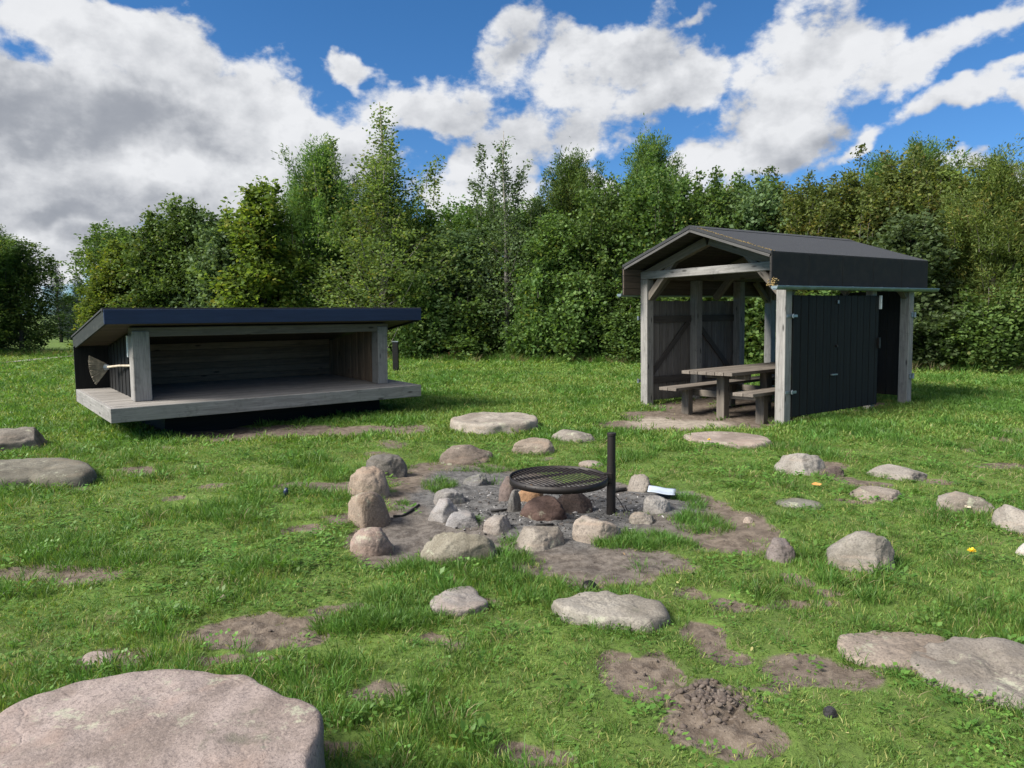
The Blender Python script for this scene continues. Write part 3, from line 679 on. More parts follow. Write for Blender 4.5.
for y0, y1, dens in ((1.2, 2.2, 620), (2.2, 4, 620), (4, 6, 430), (6, 9, 270), (9, 14, 130), (14, 20, 60), (20, 31, 34)):
    hwm = .95 * y1 + 1.8; n = int((y1 - y0) * 2 * hwm * dens)
    x = rng.uniform(-hwm, hwm, n); y = rng.uniform(y0, y1, n)
    keep = np.abs(x) < .95 * y + 1.8; x, y = x[keep], y[keep]
    s = np.maximum(soilf(x, y), gazmask(x, y)); keep = rng.random(len(x)) > sstep(.10, .70, s + .5 * (fbm(x*7, y*7, 1., 3, 21) - .5)) * .975
    ash = patches(x, y, ASH); keep &= ~((ash > .5) & (s > .5) & (rng.random(len(x)) < .8))
    keep &= ~blocked(x, y, .92)
    pw_ = np.array([gp(a_, b_)[:2] for a_, b_ in pp[::-1]]); keep &= ~((y > 18) & (x < pw_[0, 0]) & (np.abs(y - np.interp(-x, -pw_[:, 0], pw_[:, 1]) + .4) < 1.6))
    x, y = x[keep], y[keep]
    nn = fbm(x * 1.4, y * 1.4, 0, 3, 11); n2 = fbm(x * .8, y * .8, 5., 3, 14); r = rng.random(len(x))
    if y0 < 9:
        k = np.where(r < .30, rng.integers(0, 2, len(x)), np.where(r < .72, rng.integers(2, 4, len(x)), 0))
        wd = .25 + .75 * sstep(.45, .58, n2); k = np.where((r > .72) & (r < .72 + .15 * wd), rng.integers(6, 8, len(x)), k)
        tf = sstep(.52, .66, nn); k = np.where((r > .92 - .16 * tf) & (r < .958), rng.integers(4, 6, len(x)), k); k = np.where(r > .958, 8, k)
        hs = .55 + .85 * sstep(.42, .68, nn) + .25 * (fbm(x*5, y*5, 3., 3, 31) - .5)
        if y0 >= 6: hs = hs * 1.1
    else:
        k = np.where(nn + .15 * (r - .5) > .56, 11, rng.integers(9, 11, len(x))); hs = np.full(len(x), .8) * (.7 + .5 * nn) * (1.0 if y0 < 14 else 1.05)
    w_ = 1.0 if y0 < 4 else 1.15 if y0 < 6 else 1.45 if y0 < 9 else 1.1 if y0 < 14 else 1.7 if y0 < 20 else 2.4
    q = rng.uniform(.8, 1.25, len(x)); SC.append(np.stack([q * w_, q * w_, q * hs], -1)); KI.append(k)
    PTS.append(np.stack([x, y, hgt(x, y)], -1))
# longer tufts hugging the stones
for f in FOOT:
    if f[0] == 'poly':
        _, cx, cy, th, R = f; n = int(2 * PI * R.mean() * 42); a = rng.uniform(-PI, PI, n); rr = np.interp(a, th, R, period=2*PI) + rng.uniform(.0, .07, n)
        x = cx + rr * np.cos(a); y = cy + rr * np.sin(a)
    else:
        cx, cy, aa, bb, ang = f; n = int(2 * PI * (aa + bb) / 2 * 34); a = rng.uniform(-PI, PI, n); q = rng.uniform(1.02, 1.3, n)
        lx, ly = aa * q * np.cos(a), bb * q * np.sin(a); x = cx + lx * math.cos(ang) - ly * math.sin(ang); y = cy + lx * math.sin(ang) + ly * math.cos(ang)
    s = soilf(x, y); keep = (s < .45) & (~blocked(x, y, .95)) & (rng.random(len(x)) < .7); x, y = x[keep], y[keep]
    PTS.append(np.stack([x, y, hgt(x, y)], -1)); KI.append(rng.choice([2, 3, 4, 5, 6], len(x))); q = rng.uniform(.6, 1.0, len(x)); SC.append(np.stack([q, q, q], -1))
# tall tufts in and round the ring (photo: right front, left inner, below the domed stone)
for px, py, rx, ry, n, hs in ((700,522,28,9,60,1.15),(640,540,48,7,90,1.0),(690,500,14,8,26,1.0),(440,485,16,6,40,.95),(465,522,16,5,26,.8),(390,470,24,6,30,.8),(505,560,34,7,50,1.05),(440,568,60,6,90,1.0),(520,540,16,5,20,.6),(400,505,4,8,6,.7),
                              (490,468,60,3,50,.7),(650,545,50,5,60,.9),(30,545,60,8,90,1.2),(120,560,70,10,90,1.1),(380,625,60,10,110,1.1),(420,600,60,10,60,1.0)):
    c = gp(px, py); rxm = rx / FPX * np.linalg.norm(c - CP); rym = abs(gp(px, py-ry)[1] - gp(px, py+ry)[1]) / 2
    a = rng.uniform(0, 2*PI, n); q = np.sqrt(rng.random(n)); x = c[0] + rxm*q*np.cos(a); y = c[1] + rym*q*np.sin(a)
    keep = ~blocked(x, y, .9); x, y = x[keep], y[keep]
    PTS.append(np.stack([x, y, hgt(x, y)], -1)); KI.append(rng.choice([3, 4, 5], len(x))); q = rng.uniform(.8, 1.2, len(x)); SC.append(np.stack([q, q, q * hs], -1))
PTS = np.concatenate(PTS); KI = np.concatenate(KI); SC = np.concatenate(SC)
# nothing grows through the shelter's platform
def in_shelter(x, y):
    c, s = math.cos(.6784), math.sin(.6784); dx, dy = x + 4.9462, y - 9.0212
    u = dx*c + dy*s; v = -dx*s + dy*c; return (u > .6) & (u < 4.2) & (v > .4) & (v < 2.6)
keep = ~in_shelter(PTS[:,0], PTS[:,1]); PTS, KI, SC = PTS[keep], KI[keep], SC[keep]
make_scatter('grass', GK, PTS, rng.uniform(0, 2*PI, len(PTS)), SC, KI, .18, 'short green lawn grass with weeds and longer tufts', 'grass')
# crumbs of soil on the molehills and bare patches
v, f = ico(2)
CR = []
for s in range(3):
    r = np.random.default_rng(s); m = mesh_np('crumb', v * (1 + r.normal(0, .12, (len(v), 1)) + .5 * (fbm(v[:,0]*1.6+s, v[:,1]*1.6, v[:,2]*1.6, 2, s)[:, None] - .5)) * np.array([1, .85, .7]), f, True); m.materials.append(plain('soil_crumb_tone_%s' % 'abc'[s], [(.095,.073,.06),(.13,.104,.085),(.07,.054,.045)][s], .95, 0, .3, 30, .8)); CR.append(m)
P = []; S = []
for cx, cy, r, h in MOLE:
    n = int(1600 * r * (3.6 if h > .05 else .0) + 5); a = rng.uniform(0, 2*PI, n); q = np.abs(rng.normal(0, .62, n)) * r; x = cx + q*np.cos(a); y = cy + q*np.sin(a)
    P.append(np.stack([x, y, hgt(x, y)], -1)); S.append(rng.uniform(.05, 1., n) ** 2 * .015 + .002 * (1.0 if h > .05 else .6))
n = 2600; x = rng.uniform(-3.5, 3.5, n); y = rng.uniform(2.2, 9, n); k = (soilf(x, y) > .6) & ~blocked(x, y); x, y = x[k], y[k]
P.append(np.stack([x, y, hgt(x, y)], -1)); S.append(rng.uniform(.002, .007, len(x)))
P = np.concatenate(P); S = np.concatenate(S)
make_scatter('soil_crumbs', CR, P, rng.uniform(0, 6.28, len(P)), np.stack([S, S, S], -1), rng.integers(0, 3, len(P)), .4, 'loose brown soil crumbs on the molehills and bare patches', 'soil')
# fallen leaf litter
LL = []
for s_, c in enumerate([(.20,.13,.06), (.13,.085,.045), (.26,.24,.09)]):
    m = mesh_np('litter', np.array([(-1,0,0),(-.3,.5,.15),(.5,.4,.1),(1,0,.25),(.4,-.45,.1),(-.4,-.4,.2)]), np.array([[0,1,2,3],[0,3,4,5]])); m.materials.append(plain('litter_tone_%s' % 'abc'[s_], c, .8, 0, .3, 30, .2)); LL.append(m)
n = 420; x = rng.uniform(-6, 6, n); y = rng.uniform(1.6, 12, n); k = ~blocked(x, y, 1.0); x, y = x[k], y[k]; S = rng.uniform(.006, .017, len(x))
make_scatter('leaf_litter', LL, np.stack([x, y, hgt(x, y) + rng.uniform(.008, .03, len(x))], -1), rng.uniform(0, 6.28, len(x)), np.stack([S, S*.8, S], -1), rng.integers(0, 3, len(x)), .5, 'small fallen yellow and brown leaves scattered over the lawn', 'leaves')
# fire debris: ash and charcoal bits
DB = []
for s, c in enumerate([(.015,.014,.014), (.30,.29,.285), (.09,.075,.065)]):
    m = mesh_np('debris', v * np.array([1, .6, .45]), f); m.materials.append(plain('ember_tone_%s' % 'abc'[s], c, .9, 0, .3, 30, .8)); DB.append(m)
c = gp(550, 508); n = 1500; a = rng.uniform(0, 2*PI, n); q = np.sqrt(rng.random(n)) ** 1.4; x = c[0] + .95*q*np.cos(a); y = c[1] + .85*q*np.sin(a)
k = ~blocked(x, y); x, y = x[k], y[k]; S = rng.uniform(.05, 1, len(x)) ** 2.5 * .013 + .002
make_scatter('embers_debris', DB, np.stack([x, y, hgt(x, y) + .002], -1), rng.uniform(0, 6.28, len(x)), np.stack([S*1.5, S, S], -1), rng.choice([0,0,1,2], len(x)), .5, 'charcoal bits, ash and twigs inside the fire ring', 'ash')

# ------------------------------------------------------------------ wooden sleeping shelter (left)
def struct_frame(o, yaw, tx, ty):
    c, s = math.cos(yaw), math.sin(yaw)
    return frame(o, (c, s, tx), (-s, c, ty))
SH = empty('sleeping_shelter'); SH.matrix_world = struct_frame((-4.9462, 9.0212, .0066), .6784, -.0018, .0208)
tag(SH, 'low open-fronted timber shelter with navy roof edge and raised deck on the left', 'shelter')
W, D, ZB, ZT = 4.472, 2.447, .2597, .4433
X3, Y3, Z3 = (1,0,0), (0,1,0), (0,0,1)
NX, NY = (-1,0,0), (0,-1,0)
# deck: boards run front to back; edge timbers
boards('deck', SH, (.052, .052, ZT - .028), X3, Y3, W - .104, D - .06, 17, .052, W_DECK, .006, .0015)
beam('deck_front_edge', SH, (0, .025, (ZT+ZB)/2), (W, .025, (ZT+ZB)/2), .05, ZT - ZB, W_GREY, Y3)
beam('deck_side_edge', SH, (.025, .051, (ZT+ZB)/2), (.025, D, (ZT+ZB)/2), .05, ZT - ZB - .002, W_GREY, X3)
beam('deck_side_edge', SH, (W-.025, .051, (ZT+ZB)/2), (W-.025, D, (ZT+ZB)/2), .05, ZT - ZB - .002, W_GREY, X3)
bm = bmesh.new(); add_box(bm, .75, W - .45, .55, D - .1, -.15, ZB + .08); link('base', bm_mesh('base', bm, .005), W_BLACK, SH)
a, b, pw, hp = .3803, .4842, .2137, .8748
beam('corner_post', SH, (a+pw/2, b+pw/2, ZT), (a+pw/2, b+pw/2, ZT+hp+.05), pw, pw, W_GREY, X3, .008)
beam('corner_post', SH, (W-.3324-pw/2+.02, b+pw/2, ZT), (W-.3324-pw/2+.02, b+pw/2, ZT+hp+.05), pw-.04, pw, W_GREY, X3, .008)
# roof plane: underside z at v
o_, zr, tf, Dr, zrb = .202, 1.6736, .195, 2.6192, 1.2242
sl = (zr - zrb) / (Dr - o_)
und = lambda v: zr - tf - sl * (v - o_)
beam('header_beam', SH, (a-.0, b+pw/2, und(b)-.072), (W-.312, b+pw/2, und(b)-.072), pw-.03, .125, W_TRUSS, Y3, .006)
r0, r1 = .0212, 4.6053
th_roof = tf - .035
sn = Vector((0, 1, -sl)).normalized()
bm = bmesh.new(); n = 16
for k in range(n):
    u0 = r0 + .03; v0 = .02 + (Dr - o_ - .06) * k / n; v1 = .02 + (Dr - o_ - .06) * (k+1) / n - .006
    add_box(bm, 0, r1 - r0 - .06, v0, v1, .02, .05)
link('roof_underside', bm_mesh('roof_underside', bm, .002), W_INNER, SH, frame((r0+.03, o_, zr - tf), X3, sn))
bm = bmesh.new(); Ls = (Dr - o_) / sn.y
add_box(bm, .03, r1 - r0 - .03, .03, Ls - .03, .055, tf - .02); link('roof_core', bm_mesh('roof_core', bm), W_BLACK, SH, frame((r0, o_, zr - tf), X3, sn))
bm = bmesh.new(); add_box(bm, -.012, r1 - r0 + .012, -.012, Ls + .012, tf - .019, tf + .004); add_box(bm, -.016, r1-r0+.016, -.016, .012, tf - .045, tf - .019)
link('roof_felt', bm_mesh('roof_felt', bm, .002), M_FELTTOP, SH, frame((r0, o_, zr - tf), X3, sn))
beam('roof_front_fascia', SH, (r0, o_+.015, zr - tf/2 - .012), (r1, o_+.015, zr - tf/2 - .012), .03, tf - .012, M_NAVY, Y3, .003)
W_GREEN = wood('algae_stained_fascia', (.009,.012,.011), (.032,.037,.034), dirt=.6, knots=False)
for uu in (r0 + .015, r1 - .015):
    beam('roof_side_fascia', SH, (uu, o_+.031, zr - tf/2 - .012 - sl*.031), (uu, Dr, zrb - tf/2 - .012), tf - .012, .028, W_GREEN, Z3, .003)
# walls
sw = a + .09
H0 = ZT + .002
def sloped_wall(name, u, v0, v1, mat, n, t=.025, out=-1, top=-.02):
    bm = bmesh.new(); bw = (v1 - v0) / n
    for k in range(n):
        va, vb = v0 + k*bw + .003, v0 + (k+1)*bw - .003
        off = .008 if k % 2 else 0
        # local: X up, Y along v, Z out
        zt_a, zt_b = und(va) + top, und(vb) + top
        pts = [(H0, va), (H0, vb), (zt_b, vb), (zt_a, va)]
        lo = [bm.verts.new((p[0], p[1], off)) for p in pts]; hi = [bm.verts.new((p[0], p[1], off + t)) for p in pts]
        bm.faces.new(lo[::-1]); bm.faces.new(hi)
        for i in range(4): bm.faces.new([lo[i], lo[(i+1)%4], hi[(i+1)%4], hi[i]])
    return link(name, bm_mesh(name, bm, .002), mat, SH, frame((u, 0, 0), Z3, Y3))
sloped_wall('side_wall', sw, b + pw + .01, D - .02, W_BLACK, 15)
sloped_wall('side_wall_lining', sw + .037, b + pw + .01, D - .02, W_BROWN, 14)
sloped_wall('side_wall', W - .36, b + pw + .01, D - .02, W_BLACK, 15)
sloped_wall('side_wall_lining', W - .42, b + pw + .01, D - .02, W_BROWN, 14)
zbk = und(D) + .018
boards('rear_wall_lining', SH, (sw+.075, D - .03, H0), X3, Z3, W - .44 - sw - .08, zbk - H0, 6, .03, W_BROWN, .004)
boards('rear_wall', SH, (0.0, D + .012, ZB), Z3, X3, zbk - ZB, W, 32, .03, W_BLACK, .0008, .003, .0003)
# fittings on the left wall: galvanised bracket and a pale strip
uw = sw - .037
bm = bmesh.new(); add_box(bm, -.012, 0, .66, .76, .93, 1.16); link('wall_plate', bm_mesh('wall_plate', bm, .003), M_GALV, SH, Matrix.Translation((uw, 0, 0)))
bm = bmesh.new(); add_box(bm, -.02, 0, .93, .99, 1.0, 1.29); link('wall_strip', bm_mesh('wall_strip', bm, .003), M_WHITE, SH, Matrix.Translation((uw, 0, 0)))
# fire beater hanging on that wall
FB = empty('fire_beater'); FB.matrix_world = SH.matrix_world @ Matrix.Translation((uw, 0, 0))
tag(FB, 'fan-shaped twig broom hanging sideways on the black left wall of the shelter', 'broom')
AP = Vector((.300 - uw, 1.74, .811))
bm = bmesh.new(); add_tube(bm, [AP, (.37 - uw, 1.3, .86), (.43 - uw, .80, .895), (.44 - uw, .71, .93), (.445 - uw, .70, 1.0)], .016, 10); link('handle', bm_mesh('handle', bm, 0, True), M_HANDLE, FB)
bm = bmesh.new(); TA = Vector((.085 - uw, 1.77, .985)); TB = Vector((.150 - uw, 1.77, .56))
for k in range(60):
    q = k / 59; tip = TA.lerp(TB, q) + Vector((-.035 * math.sin(q * PI), random.uniform(-.01, .01), random.uniform(-.008, .008)))
    add_tube(bm, [AP + Vector((random.uniform(-.004, .004), .01, (.5 - q) * .09)), tip], [.005, .0062], 5)
link('fan_head', bm_mesh('fan_head', bm), M_STRAW, FB)
bm = bmesh.new(); add_tube(bm, [AP + Vector((.03, -.03, 0)), AP + Vector((-.02, .01, 0))], [.026, .05], 12); link('ferrule', bm_mesh('ferrule', bm), M_GALV, FB)

# bollard behind the shelter
w = gp(396, 371.5); BO = empty('bollard', (w[0], w[1], float(hgt(w[0], w[1])))); tag(BO, 'slim black bollard standing in grass behind the right end of the shelter', 'bollard')
bm = bmesh.new(); add_box(bm, -.075, .075, -.075, .075, -.2, .80); link('post', bm_mesh('post', bm, .008), W_BLACK, BO)
bm = bmesh.new(); add_box(bm, -.082, .082, -.082, .082, .80, .825); link('cap', bm_mesh('cap', bm, .004), M_GALV, BO)

# ------------------------------------------------------------------ picnic pavilion (right)
PV = empty('picnic_pavilion'); PV.matrix_world = struct_frame((GO[0], GO[1], .0064), GYAW, .0144, .0024)
tag(PV, 'gabled black-roofed timber pavilion with slatted doors sheltering a picnic table', 'pavilion')
Wg, Dg, p = 2.816, 3.5887, .1547; e, g1, g2 = .0296, .3855, .3488; ze, zr, zf = 2.3639, 2.852, 1.8593
h_ = p / 2; TOP = 2.12
def post(u, v, z0=-.3, z1=TOP, w=p, mat=W_GREY): return beam('post', PV, (u, v, z0), (u, v, z1), w, w, mat, X3, .006)
post(h_, h_); post(Wg-h_, h_); post(h_, Dg-h_); post(Wg-h_, Dg-h_)
post(h_, 1.33); post(h_, 2.54); 
post(Wg-h_-.01, 2.40, w=.12)
slp = (zr - ze) / (Wg/2 + e)
# wall plates
for uu in (h_, Wg - h_): beam('wall_plate', PV, (uu, .02, TOP - .075 + .15), (uu, Dg+g2-.05, TOP - .075 + .15), .12, .14, W_TRUSS, X3)
# trusses
def truss(v):
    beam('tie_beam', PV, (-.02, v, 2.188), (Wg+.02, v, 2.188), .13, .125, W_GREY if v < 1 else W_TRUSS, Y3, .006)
    zc = zr - .20
    for s in (-1, 1):
        ue = Wg/2 + s * (Wg/2 - .02); ze_ = zc - slp * (Wg/2 - .02)
        beam('rafter', PV, (ue, v, ze_), (Wg/2 + s*.03, v, zc - slp*.03), .12, .13, W_TRUSS, Y3)
        # knee brace from the post up through the tie beam to the rafter
        beam('brace', PV, (Wg/2 + s*(Wg/2 - .13), v+.002, 1.80), (Wg/2 + s*(Wg/2 - .72), v+.002, 2.41), .10, .105, W_TRUSS, Y3)
truss(h_); truss(Dg/2); truss(Dg-h_)
# longitudinal knee braces
for uu in (h_, Wg-h_):
    beam('brace', PV, (uu, p, 1.75), (uu, p+.42, 2.13), .09, .09, W_TRUSS, X3)
    beam('brace', PV, (uu, Dg-p, 1.75), (uu, Dg-p-.42, 2.13), .09, .09, W_TRUSS, X3)
# roof slopes
Lr = Dg + g1 + g2
for s in (-1, 1):
    ex = Vector((s, 0, -slp)).normalized(); Lx = (Wg/2 + e) / abs(ex.x)
    fr = frame((Wg/2, -g1, zr), ex, Y3)
    up = 1 if fr.col[2][2] > 0 else -1
    def zz(a_, b_): return (a_*up, b_*up) if up > 0 else (-b_, -a_)
    bm = bmesh.new(); n = 14
    for k in range(n): add_box(bm, Lx*k/n + .003, Lx*(k+1)/n - .003, .03, Lr - .03, *zz(-.075, -.05))
    # boards run along v
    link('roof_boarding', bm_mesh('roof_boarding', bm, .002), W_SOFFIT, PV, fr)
    bm = bmesh.new(); add_box(bm, 0, Lx + .01, -.008, Lr + .008, *zz(-.048, -.004)); link('roof_slope', bm_mesh('roof_slope', bm, .003), M_FELTTOP, PV, fr)
    # gable verge boards
    for v0 in (0, Lr - .026):
        bm = bmesh.new(); add_box(bm, 0, Lx - .005, v0 + .002, v0 + .024, *zz(-.092, -.05)); link('verge_board', bm_mesh('verge_board', bm, .002), W_VERGE, PV, fr)
    # orange lichen along the front verge
    if s == 1:
        r = np.random.default_rng(5); Vv = []; Ff = []; vi, fi = ico(1)
        for k in range(260):
            t_ = r.beta(1.1, 1.0); q = np.array([Lx * t_, abs(r.normal(0, .035)), 0]); sz = r.uniform(.004, .013)
            m3 = np.array(fr.to_3x3()); o3 = np.array(fr.translation)
            c_ = o3 + m3 @ q; Ff.append(fi + len(Vv) * len(vi)); Vv.append(c_ + vi * sz * np.array([1.3, 1, .45]))
        for k in range(70):
            c_ = np.array([Wg + e + r.normal(0, .03), -g1 + abs(r.normal(0, .06)), zf + .02 + abs(r.normal(0, .05))]); Ff.append(fi + len(Vv) * len(vi)); Vv.append(c_ + vi * .014)
        link('lichen', mesh_np('lichen', np.concatenate(Vv), np.concatenate(Ff), True), M_MOSS, PV)['kind'] = 'stuff'
# ridge cap
bm = bmesh.new()
ca = [(-.14, -slp*.14 + .004), (0, .006), (.14, -slp*.14 + .004), (.14, -slp*.14 - .004), (0, -.003), (-.14, -slp*.14 - .004)]
A = [bm.verts.new((x, 0, z)) for x, z in ca]; B = [bm.verts.new((x, Lr + .02, z)) for x, z in ca]
for i in range(6): bm.faces.new([A[i], A[(i+1)%6], B[(i+1)%6], B[i]])
bm.faces.new(A[::-1]); bm.faces.new(B); link('ridge_cap', bm_mesh('ridge_cap', bm), M_FELTTOP, PV, Matrix.Translation((Wg/2, -g1 - .01, zr)))
# tall eave fascias: felt outside, boards inside
for s, uu in ((-1, -e), (1, Wg + e)):
    bm = bmesh.new(); add_box(bm, min(0, s*.012), max(0, s*.012), 0, Lr, zf, ze - .02)
    for k in range(1, 5): add_box(bm, min(s*.012, s*.016), max(s*.012, s*.016), Lr*k/5, Lr*k/5 + .05, zf+.005, ze-.03)
    link('eave_fascia', bm_mesh('eave_fascia', bm, .002), M_FELT, PV, Matrix.Translation((uu, -g1, 0)))
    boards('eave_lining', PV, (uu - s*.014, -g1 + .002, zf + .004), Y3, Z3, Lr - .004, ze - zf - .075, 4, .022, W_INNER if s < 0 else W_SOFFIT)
    # gutter: half round channel
    bm = bmesh.new(); n = 10; r_o, r_i = .052, .046
    prof = [(r_o * math.cos(PI + PI*k/n), r_o * math.sin(PI + PI*k/n)) for k in range(n+1)] + [(r_i * math.cos(2*PI - PI*k/n), r_i * math.sin(2*PI - PI*k/n)) for k in range(n+1)]
    L0, L1 = -g1 - .02, Dg + g2 + .20
    A = [bm.verts.new((x, L0, z)) for x, z in prof]; B = [bm.verts.new((x, L1, z)) for x, z in prof]
    for i in range(len(prof)): bm.faces.new([A[i], A[(i+1)%len(prof)], B[(i+1)%len(prof)], B[i]])
    bm.faces.new(A[::-1]); bm.faces.new(B)
    add_box(bm, r_o-.004, r_o+.004, L0, L1, -.006, .006); add_box(bm, -.045, .045, L0 - .003, L0 + .003, -.035, .001)
    gt = link('gutter', bm_mesh('gutter', bm), M_GUTTER, PV, Matrix.Translation((uu + s*.068, 0, zf + .022)))
    for k in range(6):
        bm = bmesh.new(); v_ = L0 + .25 + (L1-L0-.5)*k/5; add_box(bm, -.055, .055, v_-.012, v_+.012, .003, .009)
        link('gutter_strap', bm_mesh('gutter_strap', bm), M_GALV, gt)
# doors
d_inv = {}
def door_thing(u, v0, v1, s, z0=.03, z1=1.765, diag=1):
    """s=+1: on the right side (outside is +u); s=-1: on the left side"""
    t = .026; n = max(4, int(round((v1 - v0) / .092))); bw = (v1 - v0) / n
    bm = bmesh.new()
    for k in range(n):
        dz = random.uniform(-.0015, .0015) + (.004 if k % 2 else 0)
        add_box(bm, 0, z1 - z0 - random.uniform(0, .004), k*bw + .0025, (k+1)*bw - .0025, dz, dz + t)
    d = link('door', bm_mesh('door', bm, .002), W_BLACK if s > 0 else W_INBLACK, PV, frame((u, v0, z0), Z3, Y3))
    inv = frame((u, v0, z0), Z3, Y3).inverted()
    d_inv[d.name] = inv
    def sub(name, q0, q1, w_, h_, mat, side=Z3):
        o = beam(name, PV, q0, q1, w_, h_, mat, side, .003); ml = frame(q0, Vector(q1) - Vector(q0), side); o.parent = d; o.matrix_local = inv @ ml; return o
    rm = W_RAIL
    uin = u + (.016 if s < 0 else -.05)
    zl, zh = z0 + .36, z1 - .32
    sub('rail', (uin, v0+.02, zl), (uin, v1-.02, zl), .12, .03, rm); sub('rail', (uin, v0+.02, zh), (uin, v1-.02, zh), .12, .03, rm)
    if diag > 0: sub('diagonal_brace', (uin+.002, v0+.10, zl+.06), (uin+.002, v1-.10, zh-.06), .10, .028, rm)
    else: sub('diagonal_brace', (uin+.002, v0+.10, zh-.06), (uin+.002, v1-.10, zl+.06), .10, .028, rm)
    return d, sub
dR1, sub1 = door_thing(Wg + .012, .165, 1.30, 1, diag=1)
dR2, sub2 = door_thing(Wg + .012, 1.304, 2.455, 1, diag=-1)
dL1, _ = door_thing(-.006, .10, 1.30, -1, diag=1)
dL2, _ = door_thing(-.006, 1.31, 2.50, -1, diag=-1)
# rear corner door seen through the opening
bm = bmesh.new()
for k in range(9): add_box(bm, 0, 1.78, k*.125+.003, (k+1)*.125-.003, 0 + (.008 if k%2 else 0), .026 + (.008 if k%2 else 0))
link('rear_panel', bm_mesh('rear_panel', bm, .002), W_BLACK, PV, frame((Wg-p-1.13, Dg-h_, .08), Z3, X3))
# door ironwork
def iron(name, bmf, parent, mat=M_GALV):
    bm = bmesh.new(); bmf(bm); o = link(name, bm_mesh(name, bm, .0015), mat); o.parent = parent; o.matrix_local = d_inv[parent.name]; return o
for z in (1.47, .39):
    iron('hinge', lambda bm: (add_box(bm, Wg+.002, Wg+.010, .02, .15, z-.02, z+.02), add_box(bm, Wg+.040, Wg+.055, .10, .21, z-.018, z+.018), add_tube(bm, [(Wg+.035,.135,z-.03),(Wg+.035,.135,z+.03)], .012, 8)), dR1)
    iron('hinge', lambda bm: (add_box(bm, -.06, -.045, .0, .2, z-.02, z+.02), add_tube(bm, [(-.055,.0,z-.035),(-.055,.0,z+.035)], .018, 8)), dL1)
for z in (1.45, .42):
    bm = bmesh.new(); add_box(bm, Wg+.002, Wg+.02, Dg-.10, Dg-.02, z-.04, z+.04); add_tube(bm, [(Wg+.03,Dg-.02,z-.045),(Wg+.03,Dg-.02,z+.045)], .02, 8)
    link('post_hinge', bm_mesh('post_hinge', bm, .002), M_GALV, PV)
iron('door_handle', lambda bm: (add_box(bm, Wg+.018, Wg+.045, 1.12, 1.27, .572, .592)), dR1)
iron('upper_bolt', lambda bm: (add_box(bm, Wg+.018, Wg+.04, 1.25, 1.28, 1.64, 1.69)), dR1)
iron('key_hole_plate', lambda bm: (add_tube(bm, [(Wg+.012,1.25,1.007),(Wg+.046,1.25,1.007)], .02, 10)), dR1, M_IRON)
iron('edge_latch', lambda bm: (add_box(bm, Wg+.015, Wg+.05, 2.42, 2.465, .93, 1.10)), dR2, M_IRON)
iron('edge_strip', lambda bm: (add_box(bm, Wg+.008, Wg+.05, 2.458, 2.475, 1.55, 1.765)), dR2, M_WHITE)

# ------------------------------------------------------------------ picnic table
PT = empty('picnic_table'); PT.matrix_world = PV.matrix_world @ Matrix.Translation((1.66, -.30, -.05)) @ Matrix.Rotation(math.radians(4), 4, 'Z')
tag(PT, 'long weathered grey picnic table with attached benches under the pavilion roof', 'picnic table')
LT = 3.3
boards('tabletop', PT, (-.45, 0, .675), Y3, X3, LT, .92, 6, .05, W_TABLE, .010, .002, lenj=.0)
PT.children[0].matrix_local = frame((-.45 + .92, 0, .675), Y3, NX)
for s, lab in ((-1, 'l'), (1, 'r')):
    fr = frame((s*.68 + .17, .0 - .05, .395), Y3, NX)
    bm = bmesh.new(); add_box(bm, 0, LT, .0, .165, -.025, .025); add_box(bm, 0, LT, .175, .34, -.025, .025); link('bench_seat', bm_mesh('bench_seat', bm, .004), W_TABLE, PT, fr)
for v in (.45, LT/2, LT-.5):
    beam('leg', PT, (0, v, -.2), (0, v, .60), .14, .14, W_TRUSS, X3)
    for s in (-1, 1): beam('bench_leg', PT, (s*.68, v, -.2), (s*.68, v, .37), .14, .12, W_TRUSS, X3)
    beam('crossbar', PT, (-.40, v+.12, .60), (.40, v+.12, .60), .06, .09, W_TRUSS, Y3)
    beam('foot_rail', PT, (-.72, v+.115, .30), (.72, v+.115, .30), .06, .10, W_TRUSS, Y3)

